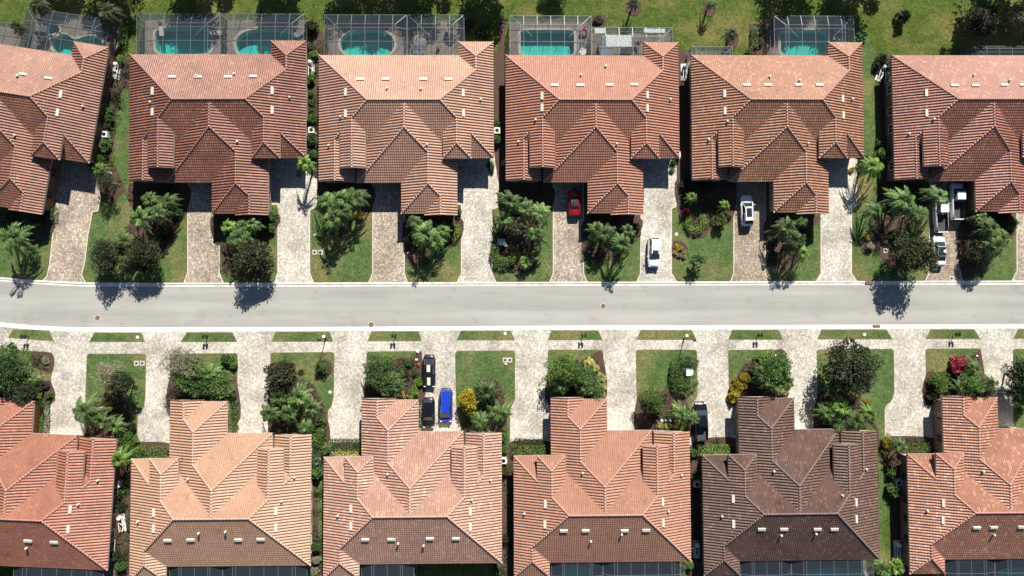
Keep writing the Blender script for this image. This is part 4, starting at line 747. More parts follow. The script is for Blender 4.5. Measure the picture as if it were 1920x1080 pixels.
 (BU, 932, 232, 1, .7, 'green', g_), (BU, 932, 262, 1, .8, 'green', g_), (BU, 920, 310, 1, .7, 'green', g_), (BU, 946, 305, .8, .6, 'cream', 'pale yellow shrub'), (BU, 921, 320, .7, .5, 'bright', 'bright green shrub'), (BU, 1260, 318, .7, .5, 'bright', 'bright green shrub'), (BU, 1262, 305, 1, .6, 'green', g_), (BU, 1597, 319, .7, .5, 'yellow', 'tiny yellow shrub'), (BU, 1650, 268, 1, .7, 'green', g_), (BU, 1655, 290, 1, 1.2, 'green', 'leafy green shrub'), (BU, 1655, 112, 1, 1.1, 'dark', 'small dark shrub'), (BU, 1645, 122, 1, .8, 'dark', 'small dark shrub'),
 (Q, 223, 862, 3.2, 2.2, 'bright', 'arching palm over the roof edge'), (BU, 236, 832, 1, 1.2, 'bright', 'bright green shrub'), (BU, 248, 826, 1, .9, 'bright', 'bright green shrub'), (BU, 222, 930, 1, .7, 'dark', 'small dark shrub'), (BU, 228, 948, 1, .8, 'dark', 'small dark shrub'), (BU, 228, 1060, 1, .9, 'green', g_), (BU, 216, 1040, 1, 1.1, 'dark', 'small dark shrub'),
 (BU, 594, 885, 1, 1.2, 'green', 'leafy green shrub'), (Q, 612, 843, 1.8, 1.3, 'palm', 'small dark star-shaped palm'), (BU, 593, 1025, 1, .9, 'green', g_), (BU, 592, 1050, 1, .8, 'pale', 'greyish shrub'), (BU, 590, 1072, 1, .8, 'pale', 'greyish shrub'), (BU, 945, 840, 1, .8, 'green', g_), (BU, 945, 883, 1, .8, 'green', g_), (BU, 945, 1010, 1, .8, 'dark', 'small dark shrub'), (BU, 936, 1070, 1, 1.1, 'olive', 'olive shrub'),
 (BU, 1300, 850, 1, .8, 'green', g_), (BU, 1298, 892, 1, .6, 'green', g_), (BU, 1292, 1060, 1, .8, 'bright', 'bright green shrub'), (BA, 1664, 828, 1, 1.0, 'yellow', 'golden ball-shaped shrub'), (BU, 1658, 847, 1, .5, 'yellow', 'tiny yellow shrub'), (Q, 1686, 835, 2.4, 1.8, 'palm', q_), (BU, 1672, 868, 1, 1.0, 'brown', 'brown shrub'), (BU, 1672, 885, 1, 1.0, 'green', 'leafy green shrub'), (BU, 1676, 922, 1, 1.2, 'green', 'leafy green shrub'), (BU, 1668, 912, 1, .7, 'green', g_), (FN, 1652, 1065, 1.6, 1.8, 'palm', 'low fan palm'), (FN, 1680, 1062, 1.6, 1.8, 'bright', 'bright fan palm'),
 # back lawn
 (Q, 1188, 6, 2.8, 1.3, 'dark', 'small palm in a mulch ring'), (Q, 1334, 5, 2.6, 1.2, 'palm', 'small palm in a mulch ring'), (Q, 1373, 62, 2.2, 1.4, 'dark', 'small palm in a mulch ring'), (BU, 1692, 32, 1.4, 1.1, 'dark', 'small round dark bush'), (BU, 1122, 38, .8, .8, 'olive', 'low olive shrub'), (BU, 1404, 96, .8, .6, 'green', g_), (Q, 70, 8, 3.5, 1.9, 'dark', 'shaded palm'), (Q, 34, 50, 3, 1.5, 'dark', 'shaded palm'), (Q, 200, 22, 4.0, 2.6, 'dark', 'big shaded palm'), (BU, 880, 45, 1, 1.0, 'olive', 'low olive shrub'), (BU, 905, 60, 1, 1.2, 'olive', 'low olive shrub'), (FN, 848, 45, 1.5, 1.1, 'palm', 'low fan palm'),
 (BU, 1424, 60, .7, .8, 'dark', 'dark low shrub'), (BU, 1424, 78, .7, .8, 'dark', 'dark low shrub'), (TR, 1835, 40, 3.2, 2.6, 'dark', 'dark spreading tree'), (TR, 1912, 30, 3.2, 2.4, 'pale', 'pinkish pale tree'),
]
for t in PL: plant(*t)
# trees whose crowns stand just north of the frame and throw the dark shadows along its top edge
for k, (sx, sy, r) in enumerate([(215, 12, 3.2), (120, -5, 2.6), (370, 10, 3.4), (525, 8, 3.0), (655, 10, 2.6), (722, 10, 2.8), (786, 14, 3.0), (905, 22, 3.2), (1035, 2, 1.6), (1472, 12, 3.3), (1582, 14, 3.4), (1830, 45, 3.2), (1905, 45, 3.0), (1865, 5, 2.5)]):
    hh = 6.5; g = P(sx, sy - (12 if sx < 1700 else 0), .1); L_ = hh / math.tan(SUN_EL); X, Y = g.x + .243 * L_, g.y + .970 * L_ - 1.2; s = r / 2.05
    root = empty('garden_tree', (X, Y, .1)); me, cs = CR['tree', k % 4]
    key = ('tree', k % 4, 7); lt = LT.get(key) or limbs_mesh(cs, 7, .14); LT[key] = lt
    mobj('trunk', lt, BARK, root, s=(s, s, hh / 7)); mobj('crown', me, LM['dark'], root, (0, 0, hh), s=(s, s, s)); reg(root, 'tall dark tree behind the pools', 'tree', 'leafy trees in the gardens', sx, 5)
def inside(p, poly):
    c = False; n = len(poly)
    for i in range(n):
        a, b = poly[i], poly[i - 1]
        if (a[1] > p[1]) != (b[1] > p[1]) and p[0] < (b[0] - a[0]) * (p[1] - a[1]) / (b[1] - a[1]) + a[0]: c = not c
    return c
random.seed(5); gc = {'green': MB(), 'dark': MB()}
for bi, pl in enumerate(BEDS[:27] + SIDE[:2] + SIDE[5:9]):
    x0, x1, y0, y1 = min(q[0] for q in pl), max(q[0] for q in pl), min(q[1] for q in pl), max(q[1] for q in pl)
    for k in range(int((x1 - x0) * (y1 - y0) / 55)):
        q = (random.uniform(x0, x1), random.uniform(y0, y1))
        if not inside(q, pl) or noise.noise(Vector((q[0] * .045, q[1] * .045, 3))) < -.08: continue
        g = P(q[0], q[1], .12); r_ = random.uniform(.25, .55); hh = random.uniform(.15, .55); m_ = gc['green' if random.random() < .45 else 'dark']; sh = random.uniform(-.25, .25)
        for i in range(26):
            d = Vector((random.gauss(0, 1), random.gauss(0, 1), random.gauss(.5, .6))).normalized(); leafq(m_, Vector((g.x, g.y, .15)) + Vector((d.x * r_, d.y * r_, abs(d.z) * hh)), d + Vector((0, 0, .3)), .10, .18, min(1, max(0, .45 + sh + random.uniform(-.3, .35))))
for kx, m_ in gc.items(): tag(mobj('ground_cover', m_.mesh('ground_cover'), LM[kx]), 'low mixed %s ground cover plants filling the garden beds' % kx, 'ground cover', None, 'stuff')
def hedge(pts, wid, hgt, colr, desc, cat='hedge', lw=.11):
    """clipped hedge along a line of photo points"""
    random.seed(int(pts[0][0] * 7 + pts[0][1])); w3 = [P(x, y, .1 + hgt * .5) for x, y in pts]; c = sum(w3, Vector()) / len(w3); root = empty('hedge', (c.x, c.y, .1)); mb = MB()
    for a, b in zip(w3, w3[1:]):
        d = (b - a).xy; L_ = max(d.length, .01); d = d / L_; n = Vector((-d.y, d.x)); a2 = a.xy - c.xy
        for k in range(int((L_ + wid * .6) * wid * 115 + L_ * hgt * 130)):
            t = random.uniform(-wid * .3, L_ + wid * .3); side = random.random(); hz = hgt * (1 + .08 * math.sin(t * 3))
            if side < .55: s_ = random.uniform(-.5, .5) * wid; z = hz * (1 - .5 * (abs(s_) / wid * 2) ** 4) + random.uniform(-.12, .05)
            else: s_ = (.5 if side < .78 else -.5) * wid + random.gauss(0, .05); z = random.uniform(.05, hz * .9)
            q = a2 + d * t + n * s_; leafq(mb, Vector((q.x, q.y, z)), Vector((random.gauss(0, 1), random.gauss(0, 1), random.gauss(.5, .5))), lw, .16, min(1, max(0, .5 + random.gauss(0, .3))))
    mobj('foliage', mb.mesh('foliage'), LM[colr], root)
    mb = MB()
    for a, b in zip(w3, w3[1:]):
        d = (b - a).xy; L_ = max(d.length, .01); d = d / L_
        for k in range(max(1, int(L_ / .5))):
            q = a.xy - c.xy + d * (k + .5) * .5; mb.tube([(q.x, q.y, -.03), (q.x + .06, q.y, hgt * .6)], [.03, .02], 4)
    mobj('stem', mb.mesh('stem'), BARK, root)
    mid = pts[len(pts) // 2]; return reg(root, desc, cat, 'hedges in the gardens', mid[0], mid[1])
HG = [([(253, 848), (312, 848)], 1.5, 1.0, 'bright', 'long clipped bright hedge'), ([(264, 838), (268, 841)], 1.0, .9, 'bright', 'short clipped hedge'), ([(620, 833), (670, 833)], 1.3, 1.0, 'green', 'clipped green hedge'), ([(622, 848), (670, 848)], .9, .6, 'cream', 'low pale yellow hedge'),
 ([(968, 829), (1016, 830)], .9, .6, 'dark', 'low dark hedge'), ([(966, 843), (1018, 843)], 1.3, 1.0, 'bright', 'clipped bright green hedge'), ([(1312, 843), (1362, 843)], 1.4, 1.0, 'bright', 'clipped bright green hedge'), ([(1692, 840), (1736, 840)], 1.4, 1.0, 'bright', 'clipped bright green hedge'), ([(1700, 828), (1730, 827)], .8, .6, 'dark', 'low dark hedge'),
 ([(929, 462), (927, 476), (932, 488), (945, 492), (958, 488), (965, 474), (964, 462)], 1.1, 1.1, 'bright', 'curved horseshoe hedge around the green utility box'), ([(856, 424), (858, 436), (850, 447)], .9, .8, 'bright', 'curved bright hedge'), ([(1292, 410), (1289, 420), (1294, 430), (1304, 433), (1313, 430), (1319, 420), (1318, 405)], .8, .7, 'bright', 'ring-shaped clipped hedge'),
 ([(600, 808), (598, 828), (597, 850), (596, 868)], 1.4, 1.6, 'green', 'tall green hedge'), ([(436, 755), (437, 805)], 1.1, 1.1, 'green', 'clipped green hedge along the garage wall'), ([(790, 760), (790, 800)], .7, .8, 'green', 'narrow hedge beside the black cars'), ([(85, 755), (83, 805)], 1.0, 1.0, 'green', 'clipped green hedge along the driveway'),
 ([(231, 52), (231, 80)], 1.1, 1.1, 'bright', 'clipped bright hedge by the pool screen'), ([(211, 172), (222, 172)], .8, 1.0, 'olive', 'short clipped hedge'), ([(196, 235), (206, 235)], .8, .9, 'olive', 'tiny clipped hedge'), ([(102, 392), (101, 410)], .8, .9, 'green', 'short clipped hedge'), ([(516, 392), (514, 412)], .8, .9, 'green', 'short clipped hedge'), ([(1270, 680), (1268, 700), (1272, 717), (1286, 721), (1300, 713)], 1.5, 1.6, 'green', 'tall curved hedge around the white utility box'), ([(1272, 682), (1290, 678), (1303, 684)], 1.3, 1.3, 'dark', 'dark upper arm of the curved hedge'),
 ([(1415, 55), (1414, 88)], .9, .9, 'green', 'narrow hedge in the mulch strip'), ([(560, 330), (562, 322)], .6, .5, 'dark', 'tiny dark hedge')]
for t in HG: hedge(*t)
FB = ([(1265, 462), (1275, 458), (1286, 466), (1284, 480), (1270, 482), (1262, 474)],)
for k, (x, y, c) in enumerate([(1268, 461, 'yellow'), (1277, 465, 'cream'), (1284, 473, 'cream'), (1266, 474, 'cream'), (1275, 479, 'pale'), (1283, 481, 'pale'), (1270, 468, 'yellow')]):
    plant(BU, x, y, .8, .42, c, {'yellow': 'yellow blossom clump', 'cream': 'cream blossom clump', 'pale': 'whitish blossom clump'}[c])
k += 1; sheet('mulch_bed', [smoothpoly(PP([(1262, 453), (1278, 453), (1290, 466), (1287, 482), (1268, 485), (1260, 475)]), 4)], MULCH, .09, .1485)
for cx, cy, r in ((1188, 14, 15), (1329, 18, 13), (1372, 76, 13), (1245, 741, 9), (1272, 752, 11), (1303, 420, 15), (608, 690, 16), (1123, 40, 14)):
    k += 1; sheet('mulch_bed', [PP(ell(cx, cy, r, r))], MULCH, .09, .150 + (cx % 7) * .0003)
# ------------------------------------------------------------------ vehicles
def paint(name, c, rough=.28): return flat(name, c, rough, 0, var=.0, coat=.6)
CG_, TYRE, RIM, CHR = flat('car_glass', (.02, .03, .035), .06, var=0, spec=.8), flat('tyre', (.02, .02, .02), .9, var=0), flat('rim', (.5, .5, .5), .3, .8, var=0), flat('chrome', (.6, .6, .6), .2, .9, var=0)
HLM, TLM, BLK = flat('headlamp_glass', (.75, .78, .80), .1, var=0), flat('tail_lamp', (.45, .02, .02), .25, var=0), flat('black_trim', (.015, .015, .017), .4, var=0)
BEDM = flat('bed_liner', (.05, .052, .056), .7, var=.15)
def lerpk(keys, y):
    for (a, za), (b, zb) in zip(keys, keys[1:]):
        if a <= y <= b: t = (y - a) / (b - a) if b > a else 0; t = t * t * (3 - 2 * t); return za + (zb - za) * t
    return keys[-1][1]
def wheel_parts(root, Wd, yf, yr, r=.34):
    for sx in (-1, 1):
        for y in (yf, yr):
            mb = MB(); mb.tube([(-.11, 0, 0), (-.09, 0, 0), (.09, 0, 0), (.11, 0, 0)], [r * .85, r, r, r * .85], 18); wo = mobj('wheel', mb.mesh('tyre', True), TYRE, root, (sx * (Wd / 2 - .12), y, r))
            mb = MB(); mb.tube([(-.115, 0, 0), (.115, 0, 0)], r * .6, 12); mobj('rim', mb.mesh('rim'), RIM, wo)
def car(name, px, py, rz, Ln, Wd, keys, gh, colr, desc, cat, gr, roofc=None, sunroof=None, stripes=None, bed=None, rack=False, soft=False):
    """keys: [(y, top height)] rear to front; gh: (rear base, rear top, front top, front base, belt z, roof z)"""
    hb = .9; c = P(px, py, .8); root = empty(name, (c.x, c.y, .105), rz, desc, cat, gr); hl = Ln / 2; body = MB(); N = 26
    def hw(y, f=1): e = abs(y) / hl; return Wd / 2 * (1 - .30 * e ** 7 - .03 * e ** 2) * f
    rings = []
    for i in range(N + 1):
        e = -1 + 2 * i / N; y = hl * math.copysign(1 - (1 - abs(e)) ** 1.25, e); z = lerpk(keys, y); x = hw(y)
        rings.append([(-x * .9, .20), (-x, .42), (-x, z - .26), (-x * .965, z - .10), (-x * .84, z), (-x * .4, z + .025), (0, z + .035), (x * .4, z + .025), (x * .84, z), (x * .965, z - .10), (x, z - .26), (x, .42), (x * .9, .20)])
        rings[-1] = [(a, y, b) for a, b in rings[-1]]
    if bed: by0, by1 = -hl + .12, bed
    n0 = len(body.v)
    for rg in rings: body.v += rg
    m = len(rings[0])
    for i in range(N):
        for j in range(m - 1):
            ym = (rings[i][0][1] + rings[i + 1][0][1]) / 2
            if bed and by0 < ym < by1 and 4 <= j <= 7: continue
            body.f.append((n0 + i * m + j, n0 + i * m + j + 1, n0 + (i + 1) * m + j + 1, n0 + (i + 1) * m + j)); body.a.append(.5); body.m.append(0)
    body.f += [tuple(n0 + j for j in range(m)), tuple(n0 + N * m + j for j in reversed(range(m)))]; body.a += [.5, .5]
    r0, r1, f1, f0, zb, zr = gh; wb, wr = Wd / 2 * .84, Wd / 2 * .66
    def W4(y, hwid, z): return [(-hwid, y, z), (hwid, y, z)]
    A = W4(r0, wb * .96, zb) + W4(f0, wb * .97, zb); B_ = W4(r1, wr * .94, zr - .03) + W4((r1 + f1) / 2, wr, zr) + W4(f1, wr * .92, zr - .04)
    g = MB()
    g.face([A[0], A[1], B_[1], B_[0]]); g.face([A[3], A[2], B_[4], B_[5]])
    g.face([A[2], A[0], B_[0], B_[2], B_[4]]); g.face([A[1], A[3], B_[5], B_[3], B_[1]])
    g.face([B_[0], B_[1], B_[3], B_[2]]); g.face([B_[2], B_[3], B_[5], B_[4]])
    o = mobj('body', body.mesh('body', True), colr, root); mobj('cabin', g.mesh('cabin'), colr, root)
    def glass(nm, pts, mat=CG_, ins=.07, offn=.012, th=.012):
        pts = [Vector(p) for p in pts]; cc = sum(pts, Vector()) / len(pts); n = (pts[1] - pts[0]).cross(pts[2] - pts[0]).normalized()
        if n.dot(cc - Vector((0, (r0 + f0) / 2, zb - .3))) < 0: n = -n
        q = [p + (cc - p) * ins + n * offn for p in pts]; mb = MB(); k = len(q); mb.v += [tuple(p) for p in q] + [tuple(p - n * (offn + .0)) for p in q]; mb.f.append(tuple(range(k))); mb.a.append(.5)
        for i in range(k): mb.f.append((i, (i + 1) % k, k + (i + 1) % k, k + i)); mb.a.append(.5)
        return mobj(nm, mb.mesh(nm), mat, root)
    glass('windshield', [A[2], A[3], B_[5], B_[4]]); glass('rear_window', [A[0], A[1], B_[1], B_[0]], ins=.12)
    def onside(t, s): # t along from rear, s up
        a = Vector(A[0 if True else 0]); return None
    for sg in (0, 1):
        a, b, c2, d2 = Vector(A[sg]), Vector(A[2 + sg]), Vector(B_[4 + sg]), Vector(B_[sg]); mid0, mid1 = a.lerp(b, .5), d2.lerp(c2, .5)
        glass('side_window', [a, mid0, mid1, d2], ins=.11); glass('side_window', [mid0, b, c2, mid1], ins=.11)
    if roofc or True:
        rb = MB(); e = .018; pts = [(B_[0][0] * .97, r1 + .03, zr - .03 + e), (B_[1][0] * .97, r1 + .03, zr - .03 + e), (wr * .97, (r1 + f1) / 2, zr + e + .01), (B_[5][0] * .97, f1 - .03, zr - .04 + e), (B_[4][0] * .97, f1 - .03, zr - .04 + e), (-wr * .97, (r1 + f1) / 2, zr + e + .01)]
        rb.face(pts); 
        for i in range(6): p0, p1 = pts[i], pts[(i + 1) % 6]; rb.face([p0, p1, (p1[0], p1[1], p1[2] - .04), (p0[0], p0[1], p0[2] - .04)])
        mobj('roof', rb.mesh('roof'), roofc or colr, root)
    if sunroof: y0, y1, x_ = sunroof; s_ = MB(); s_.box(-x_, x_, y0, y1, zr - .02, zr + .045); mobj('sunroof', s_.mesh('sunroof'), CG_, root)
    if rack:
        for sx in (-1, 1): s_ = MB(); s_.tube([(sx * wr * .9, r1 + .2, zr), (sx * wr * .9, r1 + .3, zr + .07), (sx * wr * .9, f1 - .3, zr + .07), (sx * wr * .9, f1 - .2, zr)], .022, 5); mobj('roof_rail', s_.mesh('roof_rail'), CHR, root)
    if stripes:
        for (y0, y1, x0, x1) in stripes:
            s_ = MB(); k = 8
            for i in range(k):
                ya, yb = y0 + (y1 - y0) * i / k, y0 + (y1 - y0) * (i + 1) / k
                def zt(y): return (zr + .035) if r1 < y < f1 else lerpk(keys, y) + .045
                s_.face([(x0, ya, zt(ya)), (x1, ya, zt(ya)), (x1, yb, zt(yb)), (x0, yb, zt(yb))])
            mobj('stripe', s_.mesh('stripe'), flat('cream_stripe', (.72, .68, .48), .35, var=0), root)
    if bed:
        s_ = MB(); xi = Wd / 2 * .84; zt = lerpk(keys, -hl + .8); s_.face([(-xi, by0, .72), (xi, by0, .72), (xi, by1, .72), (-xi, by1, .72)])
        for xa in (-xi, xi): s_.face([(xa, by0, .72), (xa, by1, .72), (xa, by1, zt), (xa, by0, zt)])
        s_.face([(-xi, by1, .72), (xi, by1, .72), (xi, by1, zt + .02), (-xi, by1, zt + .02)]); s_.face([(-xi, by0, .72), (xi, by0, .72), (xi, by0, zt), (-xi, by0, zt)])
        for k in range(7): xx = -xi * .85 + k * xi * 1.7 / 6; s_.box(xx - .04, xx + .04, by0 + .05, by1 - .05, .721, .74)
        mobj('cargo_bed', s_.mesh('cargo_bed'), BEDM, root); s_ = MB(); s_.box(-xi * .96, xi * .96, -hl - .0, by0 + .01, .5, zt + .03); mobj('tailgate', s_.mesh('tailgate'), colr, root)
    for sx in (-1, 1):
        mb = MB(); mb.box(sx * hw(f0) * .98 - .0 if sx > 0 else sx * hw(f0) * .98 - .2, sx * hw(f0) * .98 + .2 if sx > 0 else sx * hw(f0) * .98, f0 - .38, f0 - .24, zb - .02, zb + .15, tap=.02); mobj('wing_mirror', mb.mesh('wing_mirror'), colr if colr is not BLK else BLK, root)
        mb = MB(); x0 = sx * hw(hl * .9) * .80; zf = lerpk(keys, hl * .9); mb.box(x0 - .17, x0 + .17, hl * .885, hl * .965, zf - .2, zf - .015, tap=.03); mobj('headlight', mb.mesh('headlight'), HLM, root)
        mb = MB(); x0 = sx * hw(-hl * .95) * .84; zf = lerpk(keys, -hl * .95); mb.box(x0 - .12, x0 + .12, -hl * .985, -hl * .93, zf - .28, zf - .02, tap=.02); mobj('taillight', mb.mesh('taillight'), TLM, root)
    mb = MB(); mb.box(-Wd * .36, Wd * .36, hl - .10, hl + .015, .32, .55); mobj('bumper', mb.mesh('bumper'), BLK, root)
    mb = MB(); mb.box(-Wd * .36, Wd * .36, -hl - .015, -hl + .10, .32, .55); mobj('bumper', mb.mesh('bumper'), BLK, root)
    for yy in (f0 + .02, (r0 + f0) / 2 if not bed else f0 - .6):
        sm = MB(); xx = hw(yy) * 1.002; zt = lerpk(keys, yy)
        for sx in (-1, 1): sm.box(sx * xx - .012, sx * xx + .012, yy - .012, yy + .012, .35, zt - .10)
        mobj('door_seam', sm.mesh('door_seam'), BLK, root)
    sm = MB(); xx = hw(f0) * .80; zt = lerpk(keys, f0 + .1) + .028; sm.box(-xx, xx, f0 + .04, f0 + .07, zt - .02, zt + .012); mobj('cowl', sm.mesh('cowl'), BLK, root)
    wheel_parts(root, Wd, hl * .62, -hl * .6); return root
PI = math.pi; CGP = 'cars parked on the driveways'
WHT, BLKP, BLU, REDP, BLK2 = paint('white_paint', (.80, .80, .80)), paint('black_paint', (.012, .012, .016)), paint('blue_paint', (.012, .045, .42)), paint('red_paint', (.22, .004, .006)), paint('blue_black_paint', (.006, .007, .012))
suv = lambda L_: [(-L_ / 2, .80), (-L_ / 2 + .25, 1.0), (0, 1.02), (L_ / 2 - 1.3, 1.0), (L_ / 2 - .3, .88), (L_ / 2, .66)]
sed = lambda L_: [(-L_ / 2, .72), (-L_ / 2 + .3, .96), (-L_ / 2 + 1.0, .99), (0, .93), (L_ / 2 - 1.3, .92), (L_ / 2 - .3, .78), (L_ / 2, .58)]
pick = lambda L_: [(-L_ / 2, 1.18), (-L_ / 2 + .2, 1.22), (0, 1.22), (L_ / 2 - 1.4, 1.18), (L_ / 2 - .3, 1.08), (L_ / 2, .8)]
car('parked_suv', 1226.5, 472, PI - .03, 4.7, 1.95, suv(4.7), (-2.15, -1.75, .35, 1.05, 1.0, 1.70), WHT, 'white SUV with small dark sunroof, nose towards the road', 'SUV', CGP, sunroof=(-.12, .32, .42), rack=True)
car('parked_suv', 1400.5, 395, .03, 4.7, 1.92, suv(4.7), (-2.1, -1.6, .45, 1.15, 1.0, 1.62), WHT, 'white SUV with a large black glass sunroof, half in shade', 'SUV', CGP, sunroof=(-1.05, .25, .40), rack=True)
car('parked_car', 1761, 470, 0.0, 4.75, 1.86, sed(4.75), (-1.65, -.85, .55, 1.35, .95, 1.44), WHT, 'white sedan with a black glass roof behind the pickups', 'car', CGP, roofc=CG_)
car('pickup_truck', 1763, 402, .02, 5.6, 1.95, pick(5.6), (.05, .15, 1.35, 1.85, 1.2, 1.85), WHT, 'white pickup truck with open bed, half under palm fronds', 'pickup truck', CGP, bed=-.05)
car('pickup_truck', 1794, 378, 0.0, 5.6, 1.95, pick(5.6), (.05, .15, 1.35, 1.85, 1.2, 1.85), WHT, 'white pickup truck with open bed, nearer the garage', 'pickup truck', CGP, bed=-.05)
car('parked_car', 1077, 380, .02, 4.3, 1.80, sed(4.3), (-1.15, -.7, .35, .95, .93, 1.32), REDP, 'red car with black soft top, nose in the house shade', 'car', CGP, roofc=BLK)
car('parked_car', 804.5, 696, PI, 4.85, 1.90, sed(4.85), (-1.9, -1.05, .1, .85, .95, 1.36), BLKP, 'black coupe with two cream stripes on roof and hood', 'car', CGP, stripes=[(-.98, .04, -.22, .26), (.92, 2.05, -.22, .26)])
car('parked_suv', 803.5, 774, PI, 4.5, 1.88, suv(4.5), (-2.0, -1.55, .5, 1.1, 1.0, 1.62), BLK2, 'black SUV without stripes beside the blue van, close to the house', 'SUV', CGP)
car('parked_van', 836, 760, PI - .01, 5.0, 1.98, suv(5.0), (-2.35, -2.1, 1.0, 1.75, 1.0, 1.76), BLU, 'bright blue minivan beside the black cars', 'van', CGP, rack=True)
car('pickup_truck', 1314, 790, .03, 5.8, 1.98, pick(5.8), (-.75, -.6, 1.05, 1.7, 1.2, 1.85), BLK2, 'black pickup truck with open bed beside the dark brown house', 'pickup truck', CGP, bed=-.85)
# ------------------------------------------------------------------ street furniture and yard things
MET = flat('black_metal', (.025, .025, .025), .5, .3, var=0); BOXW = flat('box_white', (.72, .70, .64), .6, var=.05); BRZ = flat('rusty_iron', (.16, .10, .08), .8, var=.2)
def mailbox(px, py, lb):
    c = P(px, py, .1); root = empty('mailbox', (c.x, c.y, .1), .0, lb, 'mailbox', 'twin mailboxes along the lower kerb')
    mb = MB(); mb.box(-.05, .05, -.05, .05, 0, 1.15); mb.box(-.38, .38, -.04, .04, .98, 1.05); mobj('post', mb.mesh('post'), MET, root)
    for sx in (-.24, .24):
        mb = MB(); n = 8; xs = [(math.cos(math.pi * k / n) * .13, 1.20 + math.sin(math.pi * k / n) * .13) for k in range(n + 1)] + [(-.13, 1.06), (.13, 1.06)]
        ring = [(x + sx, z) for x, z in xs]
        for y0, y1 in ((-.28, .30),):
            for i in range(len(ring)): a, b = ring[i], ring[(i + 1) % len(ring)]; mb.face([(a[0], y0, a[1]), (b[0], y0, b[1]), (b[0], y1, b[1]), (a[0], y1, a[1])])
            mb.face([(a[0], y0, a[1]) for a in ring]); mb.face([(a[0], y1, a[1]) for a in ring])
        mobj('letter_box', mb.mesh('letter_box'), MET, root)
for x, y, o in ((54, 631, 0), (390, 631, 1), (741, 630, 2), (1093, 629, 3), (1420, 628, 4), (1787, 627, 5)): mailbox(x, y, 'black twin mailbox on a post, %s from the left along the lower kerb' % ORD[o])
def lamp(px, py, ax, lb):
    c = P(px, py, .1); root = empty('street_lamp', (c.x, c.y, .1), 0, lb, 'street lamp', 'street lamps')
    mb = MB(); mb.cyl(0, 0, 0, .6, .13, .09, 12); mb.cyl(0, 0, .6, 4.5, .06, .045, 10); mobj('pole', mb.mesh('pole'), MET, root)
    mb = MB(); mb.tube([(0, 0, 4.4), (ax * .15, 0, 4.65), (ax * .45, 0, 4.68)], .03, 6); mobj('arm', mb.mesh('arm'), MET, root)
    mb = MB(); mb.cyl(ax * .45, 0, 4.32, 4.62, .14, .24, 14); mb.cyl(ax * .45, 0, 4.62, 4.72, .24, .06, 14); mobj('lantern', mb.mesh('lantern'), MET, root)
lamp(611, 634, .6, 'black street lamp beside the fourth verge, its shadow crossing the walk'); lamp(1282, 635, .6, 'black street lamp beside the eighth verge, right of centre')
def manhole(px, py, lb, r=.36):
    c = P(px, py, -.01); mb = MB(); mb.cyl(0, 0, -.02, .012, r, n=24); mb.cyl(0, 0, .012, .02, r * .8, n=24)
    o = mobj('manhole_cover', mb.mesh('manhole_cover'), BRZ, None, (c.x, c.y, -.005)); tag(o, lb, 'manhole cover', 'manhole covers in the road'); mb = MB(); mb.cyl(0, 0, -.02, .006, r * 1.4, n=24); mobj('collar', mb.mesh('collar'), CONC, o)
manhole(183, 596, 'round rusty manhole cover at the left of the road'); manhole(1131, 574, 'round brown manhole cover right of the road centre'); manhole(696, 609, 'brown iron cover at the lower edge of the road', .40)
def drain(px, py, lb):
    c = P(px, py, .1); mb = MB(); mb.box(-.55, .55, -.22, .22, .0, .04); [mb.box(-.5 + k * .2, -.42 + k * .2, -.2, .2, .04, .06) for k in range(6)]
    tag(mobj('storm_drain', mb.mesh('storm_drain'), BRZ, None, (c.x, c.y, .09)), lb, 'storm drain', 'storm drains in the kerbs')
drain(1643, 612, 'dark storm drain in the lower kerb'); drain(1629, 529.5, 'dark storm drain in the upper kerb')
def lid(px, py, lb, s=.42):
    c = P(px, py, .1); mb = MB(); mb.box(-s, s, -s, s, 0, .05); o = mobj('utility_cover', mb.mesh('utility_cover'), CONC if s > .3 else BOXW, None, (c.x, c.y, .09)); tag(o, lb, 'utility cover', 'utility covers in the grass')
    if s > .3: mb = MB(); mb.box(-s * .4, s * .4, -s * .4, s * .4, .05, .07); mobj('lid', mb.mesh('lid'), BLK, o)
for x, y, lb in ((256, 681, 'left of the square cover pair in the second lawn below the road'), (267, 681, 'right of the square cover pair in the second lawn below the road'), (947, 675, 'left of the square cover pair in the sixth lawn below the road'), (956, 675, 'right of the square cover pair in the sixth lawn below the road'),
  (590, 473, 'left of the square cover pair beside the pale driveway above the road'), (601, 473, 'right of the square cover pair beside the pale driveway above the road'), (1784, 522, 'small square cover at the foot of the driveway with three white vehicles'), (1661, 470, 'lone square cover in the dark mulch left of the big olive tree')): lid(x, y, lb, .36)
for x, y, lb in ((258, 632, 'small white box in the second verge'), (607, 631, 'small white box beside the left street lamp'), (947, 625, 'small white box in the sixth verge'), (1288, 629, 'small white box beside the right street lamp'), (1621, 627, 'small white box in the tenth verge'), (591, 440, 'small white lid in the grass above the square cover pair'), (1268, 439, 'small white lid above the flower bed'), (619, 735, 'small white lid near the lawn edge right of the olive-green tree')): lid(x, y, lb, .2)
def ubox(px, py, c_, lb, s=.5, hh=.9):
    c = P(px, py, .1); root = empty('utility_box', (c.x, c.y, .1), 0, lb, 'utility box', 'utility boxes in the gardens'); m_ = flat('ubox_%d' % px, c_, .5, var=.08)
    mb = MB(); mb.box(-s, s, -s * .9, s * .9, 0, hh, tap=.02); mobj('cabinet', mb.mesh('cabinet'), m_, root); mb = MB(); mb.box(-s - .04, s + .04, -s * .95, s * .95, hh, hh + .07, tap=.03); mobj('cover', mb.mesh('cover'), m_, root)
    mb = MB(); mb.box(-s * 1.3, s * 1.3, -s * 1.2, s * 1.2, 0, .06); mobj('pad', mb.mesh('pad'), CONC, root)
